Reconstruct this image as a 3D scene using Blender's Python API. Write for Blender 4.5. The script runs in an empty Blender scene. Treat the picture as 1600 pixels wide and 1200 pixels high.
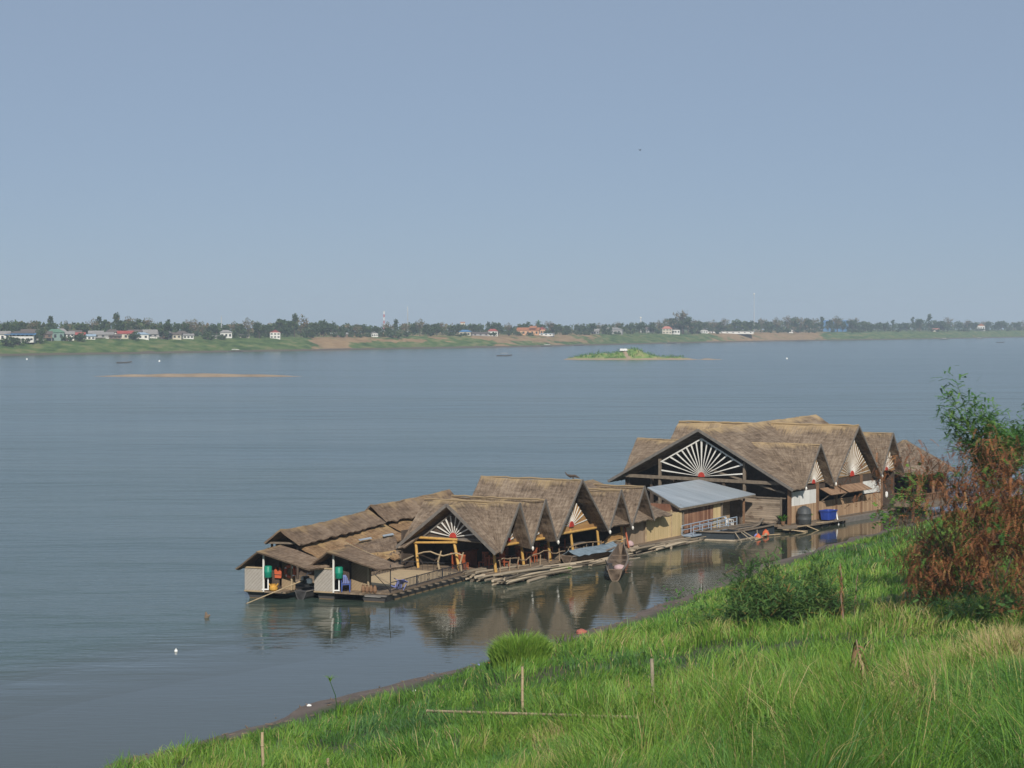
import bpy, math, random
import numpy as np
from mathutils import Vector, Matrix, noise as mnoise
R_ = math.radians
rng = random.Random(7)
nrg = np.random.default_rng(11)
S = bpy.context.scene
C = S.collection

# ------------------------------------------------------------------ camera, sky, sun, exposure
F, H, HY = 3350.0, 16.5, 507.0
TH = math.atan((600 - HY) / F)
cam = bpy.data.objects.new('camera', bpy.data.cameras.new('camera'))
C.objects.link(cam); S.camera = cam
cam.data.sensor_width = 36; cam.data.lens = 36 * F / 1600
cam.data.clip_start = 0.5; cam.data.clip_end = 40000
cam.location = (0, 0, H); cam.rotation_euler = (math.pi / 2 - TH, 0, 0)

SUN_AZ, SUN_EL = R_(-83), R_(35)
SV = Vector((math.cos(SUN_AZ) * math.cos(SUN_EL), math.sin(SUN_AZ) * math.cos(SUN_EL), math.sin(SUN_EL)))
w = bpy.data.worlds.new('World'); S.world = w; w.use_nodes = True
nt = w.node_tree
bg = nt.nodes['Background']
sky = nt.nodes.new('ShaderNodeTexSky'); sky.sky_type = 'NISHITA'; sky.sun_disc = False
sky.sun_elevation = SUN_EL; sky.sun_rotation = math.atan2(SV.x, SV.y)
sky.altitude = 200; sky.air_density = 0.6; sky.dust_density = 0.3; sky.ozone_density = 4.0
pale = nt.nodes.new('ShaderNodeMixRGB'); pale.inputs[0].default_value = .72; SKS = .075   # thin even overcast of dry-season haze
pale.inputs[2].default_value = (.318 / SKS, .394 / SKS, .498 / SKS, 1)
nt.links.new(sky.outputs[0], pale.inputs[1]); nt.links.new(pale.outputs[0], bg.inputs[0]); bg.inputs[1].default_value = SKS
sun = bpy.data.objects.new('sun', bpy.data.lights.new('sun', 'SUN')); C.objects.link(sun)
sun.data.energy = 4.8; sun.data.angle = R_(0.6); sun.data.color = (1.0, 0.94, 0.85)
sun.rotation_euler = (-SV).to_track_quat('-Z', 'Y').to_euler(); sun.location = (20, -40, 60)
S.view_settings.view_transform = 'Standard'; S.view_settings.look = 'None'
S.view_settings.exposure = 0; S.view_settings.gamma = 1
S.cycles.max_bounces = 6; S.cycles.diffuse_bounces = 2; S.cycles.glossy_bounces = 3
S.cycles.transmission_bounces = 3; S.cycles.transparent_max_bounces = 6; S.cycles.volume_bounces = 0
S.cycles.caustics_reflective = False; S.cycles.caustics_refractive = False
S.cycles.use_denoising = True

cth, sth = math.cos(TH), math.sin(TH)
def ray(px, py):
    x, z = px - 800, -(py - 600)
    return Vector((x, cth * F + sth * z, -sth * F + cth * z)).normalized()
def atz(px, py, z=0.0):
    r = ray(px, py); t = (z - H) / r.z
    return Vector((r.x * t, r.y * t, z))
def aty(px, py, Y):
    r = ray(px, py); t = Y / r.y
    return Vector((r.x * t, Y, H + r.z * t))

# ------------------------------------------------------------------ object helpers
def tag(o, label=None, cat=None, group=None, kind=None):
    if label: o['label'] = label
    if cat: o['category'] = cat
    if group: o['group'] = group
    if kind: o['kind'] = kind
    return o
def thing(name, label, cat, loc=(0, 0, 0), rz=0.0, group=None):
    o = bpy.data.objects.new(name, None); C.objects.link(o)
    o.location = loc; o.rotation_euler = (0, 0, rz); o.empty_display_size = .3
    return tag(o, label, cat, group)
def copy_tree(o, parent=None):
    c = o.copy(); C.objects.link(c); c.parent = parent
    for ch in list(o.children): copy_tree(ch, c)
    return c
def add_mesh(name, V, Fc, mats, parent=None, mi=None, uv=None, smooth=False):
    me = bpy.data.meshes.new(name)
    me.from_pydata([tuple(v) for v in V], [], Fc)
    for m in (mats if isinstance(mats, (list, tuple)) else [mats]): me.materials.append(m)
    if mi is not None: me.polygons.foreach_set('material_index', mi)
    if uv is not None:
        l = me.uv_layers.new(name='UVMap'); l.data.foreach_set('uv', np.asarray(uv, dtype=np.float32).ravel())
    if smooth: me.polygons.foreach_set('use_smooth', [True] * len(me.polygons))
    me.update()
    o = bpy.data.objects.new(name, me); C.objects.link(o); o.parent = parent
    return o
class MB:
    def __init__(s): s.V = []; s.F = []; s.U = []
    def face(s, idx, uv=None):
        s.F.append(tuple(idx)); s.U.extend(uv if uv else [(0, 0)] * len(idx))
    def box(s, x0, x1, y0, y1, z0, z1):
        n = len(s.V)
        s.V += [(x, y, z) for z in (z0, z1) for y in (y0, y1) for x in (x0, x1)]
        for f in ((0, 2, 3, 1), (4, 5, 7, 6), (0, 1, 5, 4), (2, 6, 7, 3), (0, 4, 6, 2), (1, 3, 7, 5)):
            s.face([n + k for k in f])
        return s
    def beam(s, p, q, a, b, up=(0, 0, 1)):
        p, q = Vector(p), Vector(q); d = (q - p).normalized(); up = Vector(up)
        if abs(d.dot(up)) > .98: up = Vector((0, 1, 0))
        x = d.cross(up).normalized(); y = x.cross(d)
        n = len(s.V)
        for e in (p, q):
            for sx, sy in ((-1, -1), (1, -1), (1, 1), (-1, 1)): s.V.append(tuple(e + x * sx * a / 2 + y * sy * b / 2))
        for f in ((0, 3, 2, 1), (4, 5, 6, 7), (0, 1, 5, 4), (1, 2, 6, 5), (2, 3, 7, 6), (3, 0, 4, 7)): s.face([n + k for k in f])
        return s
    def tube(s, pts, radii, n=7, cap=True):
        pts = [Vector(p) for p in pts]
        if not isinstance(radii, (list, tuple)): radii = [radii] * len(pts)
        base = len(s.V); ref = None
        for i, p in enumerate(pts):
            d = (pts[min(i + 1, len(pts) - 1)] - pts[max(i - 1, 0)]).normalized()
            if ref is None:
                ref = Vector((0, 0, 1)) if abs(d.z) < .9 else Vector((1, 0, 0))
            x = d.cross(ref).normalized(); y = d.cross(x).normalized(); ref = -y if False else ref
            for k in range(n):
                a = 2 * math.pi * k / n
                s.V.append(tuple(p + (x * math.cos(a) + y * math.sin(a)) * radii[i]))
        for i in range(len(pts) - 1):
            for k in range(n):
                a, b = base + i * n + k, base + i * n + (k + 1) % n
                s.face((a, b, b + n, a + n))
        if cap:
            s.face([base + k for k in range(n)][::-1]); s.face([base + (len(pts) - 1) * n + k for k in range(n)])
        return s
    def lathe(s, c, prof, n=16):
        base = len(s.V)
        for r, z in prof:
            for k in range(n):
                a = 2 * math.pi * k / n; s.V.append((c[0] + r * math.cos(a), c[1] + r * math.sin(a), c[2] + z))
        for i in range(len(prof) - 1):
            for k in range(n):
                a, b = base + i * n + k, base + i * n + (k + 1) % n; s.face((a, b, b + n, a + n))
        s.face([base + k for k in range(n)][::-1]); s.face([base + (len(prof) - 1) * n + k for k in range(n)])
        return s
    def prism(s, poly, ext):
        n = len(s.V); k = len(poly); e = Vector(ext)
        s.V += [tuple(p) for p in poly] + [tuple(Vector(p) + e) for p in poly]
        s.face(list(range(n, n + k))); s.face(list(range(n + 2 * k - 1, n + k - 1, -1)))
        for i in range(k):
            j = (i + 1) % k; s.face((n + i, n + k + i, n + k + j, n + j))
        return s
    def slope(s, a, b, c, d, nu=None, nv=None, jit=.035, th=.11, ragged=.11, sag=0.0, uo=0.0, skip=None):
        """thatch slope: a-b along the ridge, d below a, c below b"""
        a, b, c, d = map(Vector, (a, b, c, d))
        nu = nu or max(4, int(max((b - a).length, (c - d).length) / .45)); nv = nv or max(4, int(max((d - a).length, (c - b).length) / .45))
        nn = (d - a).cross((b - a) + (c - d))
        nn.normalize()
        if nn.z < 0: nn = -nn
        Lu, Lv = max((b - a).length, (c - d).length), max((d - a).length, (c - b).length)
        n0 = len(s.V); G = {}; uvs = {}; so = rng.random() * 50
        for i in range(nu + 1):
            t = i / nu
            for j in range(nv + 1):
                q = j / nv
                p = a.lerp(b, t).lerp(d.lerp(c, t), q)
                h = mnoise.noise(Vector((p.x * .9 + so, p.y * .9, p.z * .9))) * jit * 2 + mnoise.noise(Vector((p.x * .25 + so, p.y * .25, 3))) * jit * 2.4 + (rng.random() - .5) * jit
                p = p + nn * h - Vector((0, 0, sag * 4 * t * (1 - t) * (1 - q)))
                if j == nv: p += (d - a).normalized() * ((rng.random() - .4) * ragged * 2)
                G[i, j] = len(s.V); s.V.append(tuple(p)); uvs[G[i, j]] = (uo + t * Lu, q * Lv)
        for i in range(nu + 1):
            for j in range(nv + 1):
                p = Vector(s.V[G[i, j]]) - nn * th
                G[i, j, 1] = len(s.V); s.V.append(tuple(p)); uvs[G[i, j, 1]] = (uo + i / nu * Lu, j / nv * Lv + .6)
        def fc(*ix): s.face(ix, [uvs[k] for k in ix])
        cut = {(i, j) for i in range(nu) for j in range(nv) if skip and skip(a.lerp(b, (i + .5) / nu).lerp(d.lerp(c, (i + .5) / nu), (j + .5) / nv))}
        for i in range(nu):
            for j in range(nv):
                if (i, j) in cut: continue
                fc(G[i, j], G[i, j + 1], G[i + 1, j + 1], G[i + 1, j])
                fc(G[i, j, 1], G[i + 1, j, 1], G[i + 1, j + 1, 1], G[i, j + 1, 1])
        for i in range(nu):
            fc(G[i, 0], G[i + 1, 0], G[i + 1, 0, 1], G[i, 0, 1]); (i, nv - 1) in cut or fc(G[i, nv], G[i, nv, 1], G[i + 1, nv, 1], G[i + 1, nv])
        for j in range(nv):
            fc(G[0, j], G[0, j, 1], G[0, j + 1, 1], G[0, j + 1]); fc(G[nu, j], G[nu, j + 1], G[nu, j + 1, 1], G[nu, j, 1])
        return s
    def build(s, name, mat, parent=None, smooth=False):
        return add_mesh(name, s.V, s.F, mat, parent, uv=s.U, smooth=smooth)

# ------------------------------------------------------------------ materials
class NT:
    def __init__(s, name):
        s.m = bpy.data.materials.new(name); s.m.use_nodes = True; s.t = s.m.node_tree
        s.b = s.t.nodes['Principled BSDF']; s.out = s.t.nodes['Material Output']
    def n(s, typ, **kw):
        nd = s.t.nodes.new('ShaderNode' + typ)
        for k, v in kw.items():
            if k in nd.inputs: nd.inputs[k].default_value = v
            else: setattr(nd, k, v)
        return nd
    def l(s, a, b): s.t.links.new(a, b)
    def coord(s, kind='Object', scale=(1, 1, 1), rot=(0, 0, 0)):
        c = s.n('TexCoord'); m = s.n('Mapping'); m.inputs['Scale'].default_value = scale; m.inputs['Rotation'].default_value = rot
        s.l(c.outputs[kind], m.inputs[0]); return m.outputs[0]
    def noise(s, vec, scale=1.0, detail=3.0, rough=.55):
        nd = s.n('TexNoise'); nd.inputs['Scale'].default_value = scale; nd.inputs['Detail'].default_value = detail; nd.inputs['Roughness'].default_value = rough
        s.l(vec, nd.inputs['Vector']); return nd.outputs['Fac']
    def ramp(s, fac, stops):
        r = s.n('ValToRGB'); e = r.color_ramp.elements
        while len(e) < len(stops): e.new(.5)
        for k, (p, c) in enumerate(stops): e[k].position = p; e[k].color = (*c, 1) if len(c) == 3 else c
        s.l(fac, r.inputs[0]); return r.outputs[0]
    def mix(s, fac, a, b, typ='MIX'):
        m = s.n('MixRGB', blend_type=typ)
        for k, v in ((0, fac), (1, a), (2, b)):
            if hasattr(v, 'is_output'): s.l(v, m.inputs[k])
            elif k == 0: m.inputs[0].default_value = v
            else: m.inputs[k].default_value = (*v, 1)
        return m.outputs[0]
    def math(s, op, a, b=0.0, c=0.0):
        m = s.n('Math', operation=op)
        for k, v in enumerate((a, b, c)):
            if hasattr(v, 'is_output'): s.l(v, m.inputs[k])
            else: m.inputs[k].default_value = v
        return m.outputs[0]
    def col(s, c): s.l(c, s.b.inputs['Base Color'])
    def bump(s, h, strength=.5, dist=.05):
        b = s.n('Bump'); b.inputs['Strength'].default_value = strength; b.inputs['Distance'].default_value = dist
        s.l(h, b.inputs['Height']); s.l(b.outputs[0], s.b.inputs['Normal'])
    def rough(s, r): s.b.inputs['Roughness'].default_value = r
    def spec(s, v): s.b.inputs['Specular IOR Level'].default_value = v
def simple(name, c, rough=.7, var=.25, scale=3.0, stretch=(1, 1, 1), spec=.3, metal=0.0, bump=.2, dist=.02):
    n = NT(name); v = n.coord('Object', stretch)
    f = n.noise(v, scale, 4); f2 = n.noise(v, scale * 7, 3)
    mx = n.math('ADD', n.math('MULTIPLY', f, .65), n.math('MULTIPLY', f2, .35))
    lo = tuple(x * (1 - var) for x in c); hi = tuple(min(.9, x * (1 + var)) for x in c)
    n.col(n.ramp(mx, [(.3, lo), (.7, hi)])); n.rough(rough); n.spec(spec); n.b.inputs['Metallic'].default_value = metal
    if bump: n.bump(mx, bump, dist)
    return n.m
def boards(name, axis, width, a, b, gap=.06, rough=.8, grain=(1, 1, 1), stain=None):
    """planks side by side along one object axis, each board its own tone"""
    n = NT(name); c = n.n('TexCoord'); sp = n.n('SeparateXYZ'); n.l(c.outputs['Object'], sp.inputs[0])
    q = n.math('DIVIDE', sp.outputs['XYZ'.index(axis)], width)
    wn = n.n('TexWhiteNoise', noise_dimensions='1D'); n.l(n.math('FLOOR', q), wn.inputs['W'])
    fr = n.math('FRACT', q)
    g = n.noise(n.coord('Object', grain), 2.5, 5); g2 = n.noise(n.coord('Object'), .7, 3)
    f = n.math('ADD', n.math('MULTIPLY', wn.outputs[0], .5), n.math('ADD', n.math('MULTIPLY', g, .45), n.math('MULTIPLY', n.math('SUBTRACT', g2, .5), .7)))
    col = n.ramp(f, [(.15, a), (.85, b)])
    if stain: col = n.mix(n.ramp(n.noise(n.coord('Object', (.6, .6, 1.6)), 1.1, 4), [(.56, (0, 0, 0)), (.68, (1, 1, 1))]), col, stain)
    edge = n.math('LESS_THAN', fr, gap)
    n.col(n.mix(n.math('MULTIPLY', edge, .75), col, tuple(x * .25 for x in a))); n.rough(rough); n.spec(.15)
    n.bump(n.math('ADD', n.math('MULTIPLY', edge, -1.0), n.math('MULTIPLY', g, .3)), .5, .02)
    return n.m
def thatch(name, dark, mid, lite, straw, strawamt=.5):
    n = NT(name)
    fib = n.noise(n.coord('UV', (4.5, .8, 1)), 1.0, 4, .7)
    cour = n.noise(n.coord('UV', (.6, 3.6, 1)), 1.0, 3)
    big = n.noise(n.coord('UV', (.28, .35, 1)), 1.0, 4, .6)
    fine = n.noise(n.coord('UV', (8, 5, 1)), 1.0, 3, .75)
    f = n.math('ADD', n.math('MULTIPLY', fib, .3), n.math('ADD', n.math('MULTIPLY', cour, .22), n.math('ADD', n.math('MULTIPLY', big, .3), n.math('MULTIPLY', fine, .22))))
    col = n.ramp(f, [(.43, dark), (.51, mid), (.60, lite)])
    sp = n.n('SeparateXYZ'); c = n.n('TexCoord'); n.l(c.outputs['UV'], sp.inputs[0])
    pat = n.noise(n.coord('UV', (.55, .5, 1)), 1.0, 3, .6); st = n.noise(n.coord('UV', (7, .35, 1)), 1.0, 3, .7)
    rid = n.math('SUBTRACT', n.math('ADD', n.math('MULTIPLY', pat, 1.5), n.math('MULTIPLY', st, 1.1)), n.math('ADD', n.math('MULTIPLY', sp.outputs[1], .42), 1.05 - strawamt * .5))
    m = n.ramp(rid, [(.08, (0, 0, 0)), (.5, (1, 1, 1))])
    n.col(n.mix(n.math('MULTIPLY', m, .7), col, n.mix(fine, tuple(x * .75 for x in straw), straw))); n.rough(.95); n.spec(.05)
    row = n.math('FRACT', n.math('ADD', n.math('MULTIPLY', sp.outputs[1], 3.2), n.math('MULTIPLY', fib, .5)))
    n.bump(n.math('ADD', n.math('MULTIPLY', fine, .7), n.math('ADD', n.math('MULTIPLY', fib, .6), n.math('MULTIPLY', row, .5))), .85, .06)
    return n.m
def leafmat(name, stops, attr='tint', transl=.3, rough=.6, spec=.2):
    n = NT(name); a = n.n('Attribute', attribute_name=attr)
    col = n.ramp(a.outputs['Fac'], stops)
    n.col(col); n.rough(rough); n.spec(spec)
    tr = n.n('BsdfTranslucent'); n.l(n.mix(.5, col, n.mix(1.0, col, (1.1, 1.15, .6), 'MULTIPLY')), tr.inputs[0])
    ms = n.n('MixShader'); ms.inputs[0].default_value = transl
    n.l(n.b.outputs[0], ms.inputs[1]); n.l(tr.outputs[0], ms.inputs[2]); n.l(ms.outputs[0], n.out.inputs[0])
    return n.m
def woven(name, a, b, per=.075):
    n = NT(name); v = n.coord('Object', (1 / per,) * 3, (R_(45), 0, 0)); sp = n.n('SeparateXYZ'); n.l(v, sp.inputs[0])
    ch = n.n('TexWave', wave_type='BANDS', bands_direction='Y'); ch.inputs['Scale'].default_value = .32; ch.inputs['Distortion'].default_value = 2.2; ch.inputs['Detail'].default_value = 2
    n.l(v, ch.inputs['Vector']); ch2 = n.n('TexWave', wave_type='BANDS', bands_direction='Z'); ch2.inputs['Scale'].default_value = .15; ch2.inputs['Distortion'].default_value = 1.5; n.l(v, ch2.inputs['Vector'])
    f = n.math('ADD', n.math('MULTIPLY', ch.outputs['Fac'], .45), n.math('ADD', n.math('MULTIPLY', ch2.outputs['Fac'], .2), n.math('MULTIPLY', n.noise(n.coord('Object'), 5, 4), .4)))
    n.col(n.ramp(f, [(.2, a), (.8, b)])); n.rough(.85); n.spec(.1); n.bump(f, .5, .02); return n.m

M = {}
M['thatch'] = thatch('thatch_weathered', (.078, .058, .043), (.170, .127, .093), (.282, .222, .165), (.42, .31, .165), .22)
M['thatch_barn'] = thatch('thatch_straw_ridge', (.085, .062, .046), (.177, .132, .095), (.288, .226, .166), (.48, .35, .19), .55)
M['thatch_old'] = thatch('thatch_old', (.085, .060, .043), (.175, .125, .088), (.275, .208, .15), (.40, .28, .14), .18)
M['thatch_tan'] = thatch('thatch_tan', (.13, .08, .045), (.25, .16, .09), (.36, .25, .15), (.46, .32, .15), .22)
M['bargeboard'] = simple('grey_weathered_board', (.145, .13, .115), .85, .3, 4)
M['branch'] = simple('bare_branch', (.26, .185, .115), .8, .35, 4)
M['wood_grey'] = simple('weathered_wood', (.17, .135, .10), .85, .35, 3, (1, 1, 1))
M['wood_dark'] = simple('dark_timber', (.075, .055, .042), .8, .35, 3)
M['wood_brown'] = simple('brown_post', (.20, .115, .065), .75, .3, 3)
M['bamboo_yellow'] = simple('yellow_bamboo', (.52, .31, .09), .5, .28, 4, spec=.4)
M['bamboo_dry'] = simple('dry_bamboo', (.38, .29, .18), .6, .35, 3)
M['bamboo_grey'] = simple('grey_bamboo', (.27, .225, .165), .75, .45, 2.2)
M['white_paint'] = simple('white_paint', (.68, .66, .61), .6, .16, 2.5)
M['white_plastic'] = simple('white_plastic', (.78, .78, .76), .4, .04, 3, bump=0)
M['red_paint'] = simple('red_paint', (.42, .045, .03), .6, .2, 4)
M['plank_v'] = boards('upright_planks', 'X', .23, (.29, .185, .11), (.50, .345, .215), .07, grain=(8, 8, .6))
M['plank_red'] = boards('red_brown_planks', 'X', .19, (.15, .065, .04), (.42, .25, .155), .07, grain=(8, 8, .5))
M['plank_pale'] = boards('pale_planks', 'X', .45, (.27, .20, .135), (.40, .30, .215), .03, grain=(8, 8, .6))
M['plank_h'] = boards('weathered_horizontal_planks', 'Z', .16, (.17, .135, .10), (.38, .30, .225), .1, grain=(.6, .6, 8), stain=(.075, .045, .03))
M['white_boards'] = boards('white_boards', 'X', .9, (.60, .59, .56), (.74, .73, .69), .025, grain=(2, 2, .5))
M['shutter'] = boards('shutter_planks', 'X', .2, (.21, .125, .075), (.36, .235, .15), .08)
M['bamboo_wall'] = boards('split_bamboo_wall', 'X', .07, (.48, .36, .18), (.70, .54, .30), .09, grain=(6, 6, 1))
M['fan_panel'] = boards('woven_gable_panel', 'X', .11, (.24, .155, .08), (.36, .245, .14), .08)
M['fan_panel_warm'] = boards('bamboo_gable_panel', 'Z', .10, (.36, .20, .08), (.50, .30, .13), .08)
M['woven'] = woven('woven_bamboo_sheet', (.20, .18, .155), (.43, .395, .35))
M['woven_tan'] = woven('woven_tan_sheet', (.22, .16, .10), (.36, .27, .17))
M['deck'] = boards('deck_boards', 'Y', .2, (.15, .11, .075), (.27, .205, .145), .08)
M['mat_tan'] = simple('reed_mat', (.40, .30, .18), .9, .18, 2.5)
M['hull'] = simple('dark_hull', (.075, .072, .072), .6, .35, 2)
M['hull_rim'] = simple('hull_rim', (.16, .145, .13), .7, .3, 3)
M['waterline'] = simple('waterline_stain', (.20, .135, .07), .8, .3, 3)
M['iron'] = simple('black_iron', (.035, .033, .034), .55, .3, 4)
M['steel'] = simple('dull_steel', (.42, .42, .41), .45, .2, 4, metal=.6)
M['green_plastic'] = simple('green_plastic', (.008, .20, .13), .45, .12, 2, bump=0)
M['blue_plastic'] = simple('blue_plastic', (.05, .09, .30), .45, .1, 2, bump=0)
M['lilac_plastic'] = simple('lilac_blue_plastic', (.22, .25, .55), .45, .12, 2, bump=0)
M['blue_tub'] = simple('deep_blue_plastic', (.02, .05, .27), .4, .1, 2, bump=0)
M['grey_tank'] = simple('grey_drum', (.055, .06, .062), .55, .25, 2)
M['orange'] = simple('orange_plastic', (.55, .12, .05), .55, .15, 3)
M['yellow_bag'] = simple('mustard_cloth', (.50, .27, .05), .8, .3, 5)
M['pink_cloth'] = simple('pink_cloth', (.42, .30, .30), .85, .25, 5)
M['red_cloth'] = simple('red_cloth', (.34, .11, .08), .85, .25, 5)
M['tarp'] = simple('blue_tarp', (.17, .22, .26), .55, .3, 2.5, bump=.5, dist=.06)
M['chair_red'] = simple('red_brown_lacquer', (.34, .085, .032), .4, .3, 4, spec=.5)
M['gangway'] = simple('blue_grey_metal', (.27, .33, .40), .5, .2, 3)
M['net'] = simple('dark_net', (.03, .038, .045), .8, .3, 6)
M['boat_wood'] = simple('boat_wood', (.165, .12, .085), .8, .35, 3)
M['stone'] = simple('river_stone', (.16, .13, .09), .9, .35, 2.5, bump=.6, dist=.08)
M['black'] = simple('black_feathers', (.015, .015, .016), .7, .2, 8)
n = NT('raft_bamboo'); gi = n.n('NewGeometry'); fz = n.math('ADD', n.math('MULTIPLY', gi.outputs['Random Per Island'], .75), n.math('MULTIPLY', n.noise(n.coord('Object', (.6, 3, 3)), 2, 3), .25))
n.col(n.ramp(fz, [(.1, (.05, .04, .03)), (.45, (.21, .17, .12)), (.9, (.52, .43, .31))])); n.rough(.75); M['raft'] = n.m
M['mast_grey'] = simple('galvanised_mast', (.42, .43, .44), .6, .1, 2)
n = NT('corrugated_metal'); sp = n.n('SeparateXYZ'); c = n.n('TexCoord'); n.l(c.outputs['Object'], sp.inputs[0])
wv = n.math('SINE', n.math('MULTIPLY', sp.outputs[0], 2 * math.pi / .19)); sh = n.math('LESS_THAN', n.math('FRACT', n.math('DIVIDE', sp.outputs[0], .95)), .03)
tn = n.n('TexWhiteNoise', noise_dimensions='1D'); n.l(n.math('FLOOR', n.math('DIVIDE', sp.outputs[0], .95)), tn.inputs['W'])
fz = n.math('ADD', n.math('MULTIPLY', n.noise(n.coord('Object', (2.5, .5, 1)), 1, 4), .7), n.math('MULTIPLY', tn.outputs[0], .3))
n.col(n.mix(n.math('MULTIPLY', sh, .35), n.ramp(fz, [(.25, (.30, .345, .38)), (.75, (.44, .485, .52))]), (.16, .17, .18))); n.rough(.42); n.b.inputs['Metallic'].default_value = .25
lk = n.b.inputs['Base Color'].links[0].from_socket; n.col(n.mix(n.math('MULTIPLY', n.ramp(n.noise(n.coord('Object', (1.6, .35, 1)), 1.3, 5, .7), [(.56, (0, 0, 0)), (.72, (1, 1, 1))]), .45), lk, (.20, .15, .12))); n.bump(wv, .35, .025); M['metal_roof'] = n.m

# ------------------------------------------------------------------ the setting: river, banks
SHORE = [(-140, -60), (-80, 5), (-45, 40), (-25.5, 65), (-17, 76.6), (-12.5, 84.2), (-8.8, 92), (-5.8, 97.2), (-2.5, 102.4), (.9, 108.5), (3.8, 114.1), (9.4, 127.5), (14.5, 140.2), (20.9, 154.4), (30.6, 173.5), (45, 200), (75, 255), (140, 330), (300, 480)]
SA = np.array(SHORE, float)
def shore_s(X, Y):
    X = np.asarray(X, float); Y = np.asarray(Y, float)
    best = np.full(X.shape, 1e9); sg = np.zeros(X.shape)
    for i in range(len(SA) - 1):
        p, q = SA[i], SA[i + 1]; d = q - p; L2 = d @ d
        t = np.clip(((X - p[0]) * d[0] + (Y - p[1]) * d[1]) / L2, 0, 1)
        ex, ey = X - (p[0] + t * d[0]), Y - (p[1] + t * d[1]); r = np.hypot(ex, ey)
        cr = (X - p[0]) * d[1] - (Y - p[1]) * d[0]
        m = r < best; best = np.where(m, r, best); sg = np.where(m, np.sign(cr), sg)
    return best * sg
def vnoise(X, Y, s, seed=0):
    X = np.asarray(X, float) / s + seed * 17.3; Y = np.asarray(Y, float) / s + seed * 5.7
    xi, yi = np.floor(X), np.floor(Y); fx, fy = X - xi, Y - yi
    fx = fx * fx * (3 - 2 * fx); fy = fy * fy * (3 - 2 * fy)
    def h(a, b):
        v = np.sin(a * 127.1 + b * 311.7 + seed * 74.7) * 43758.5453; return v - np.floor(v)
    return (h(xi, yi) * (1 - fx) + h(xi + 1, yi) * fx) * (1 - fy) + (h(xi, yi + 1) * (1 - fx) + h(xi + 1, yi + 1) * fx) * fy
PS = [-30, -4, 0, 1.3, 5, 10, 20, 30, 40, 48, 54, 60, 70, 400]; PZ = [-3.5, -.7, 0, .2, .9, 1.75, 3.45, 5.5, 8.0, 10.4, 12.3, 14.9, 15.6, 16]
def ground(X, Y):
    s = shore_s(X, Y) + (vnoise(X, Y, 3.5, 1) - .5) * 1.2 + (vnoise(X, Y, 1.2, 2) - .5) * .4
    z = np.interp(s, PS, PZ)
    k = np.clip((s - 1) / 6, 0, 1)
    return z + k * ((vnoise(X, Y, 7, 3) - .5) * .7 + (vnoise(X, Y, 2.2, 4) - .5) * .35)
def gz(x, y): return float(ground(np.array([x]), np.array([y]))[0])
_TT = np.arange(20, 260, .3)
def gp(px, py):
    r = ray(px, py); X_, Y_, Z_ = r.x * _TT, r.y * _TT, H + r.z * _TT
    hit = np.nonzero(Z_ < ground(X_, Y_))[0]; i = hit[0] if len(hit) else len(_TT) - 1
    return Vector((X_[i], Y_[i], gz(X_[i], Y_[i])))

xs = np.arange(-110, 150.1, .8); ys = np.arange(-40, 300.1, .8)
GX, GY = np.meshgrid(xs, ys); GZ = ground(GX.ravel(), GY.ravel()); SS = shore_s(GX.ravel(), GY.ravel()).reshape(GX.shape)
nx, ny = len(xs), len(ys)
V = np.stack([GX.ravel(), GY.ravel(), GZ], 1)
I, J = np.meshgrid(np.arange(nx - 1), np.arange(ny - 1)); I = I.ravel(); J = J.ravel()
keep = SS[J, I] > -14
I, J = I[keep], J[keep]; a = J * nx + I
Q = np.stack([a, a + 1, a + nx + 1, a + nx], 1)
used = np.unique(Q); remap = np.zeros(len(V), int); remap[used] = np.arange(len(used))
def np_mesh(name, V, Q, mat, attrs=None, smooth=False):
    """fast mesh from numpy: Q is (n,k) faces, attrs per-vertex floats"""
    me = bpy.data.meshes.new(name); k = Q.shape[1]
    me.vertices.add(len(V)); me.vertices.foreach_set('co', np.ascontiguousarray(V, dtype=np.float32).ravel())
    me.loops.add(Q.size); me.loops.foreach_set('vertex_index', np.ascontiguousarray(Q, dtype=np.int32).ravel())
    me.polygons.add(len(Q)); me.polygons.foreach_set('loop_start', np.arange(0, Q.size, k, dtype=np.int32))
    me.materials.append(mat)
    for an, av in (attrs or {}).items():
        at_ = me.attributes.new(an, 'FLOAT', 'POINT'); at_.data.foreach_set('value', np.ascontiguousarray(av, dtype=np.float32))
    me.update(calc_edges=True)
    if smooth: me.polygons.foreach_set('use_smooth', np.ones(len(Q), bool))
    o = bpy.data.objects.new(name, me); C.objects.link(o); return o
n = NT('bank_soil'); c = n.n('TexCoord'); a1 = n.n('Attribute', attribute_name='inland')
f = n.noise(n.coord('Object'), .9, 5); f2 = n.noise(n.coord('Object'), 6, 4)
mud = n.ramp(n.math('ADD', n.math('MULTIPLY', f, .6), n.math('MULTIPLY', f2, .4)), [(.3, (.075, .055, .042)), (.7, (.17, .128, .10))])
soil = n.ramp(n.math('ADD', n.math('MULTIPLY', f, .5), n.math('MULTIPLY', f2, .5)), [(.3, (.035, .05, .016)), (.7, (.075, .085, .03))])
n.col(n.mix(n.ramp(n.math('ADD', a1.outputs['Fac'], n.math('MULTIPLY', n.math('SUBTRACT', f2, .5), .6)), [(.3, (0, 0, 0)), (.6, (1, 1, 1))]), mud, soil)); n.rough(.8); n.bump(f2, .6, .08)
bank = np_mesh('riverbank', V[used], remap[Q], n.m, {'inland': np.clip(shore_s(V[used][:, 0], V[used][:, 1]) / 3.2, 0, 1)}, True)
tag(bank, kind='structure')

# the water
n = NT('river_water'); n.b.inputs['IOR'].default_value = 1.33; n.spec(.5)
co = n.coord('Object'); sp = n.n('SeparateXYZ'); n.l(co, sp.inputs[0])
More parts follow.
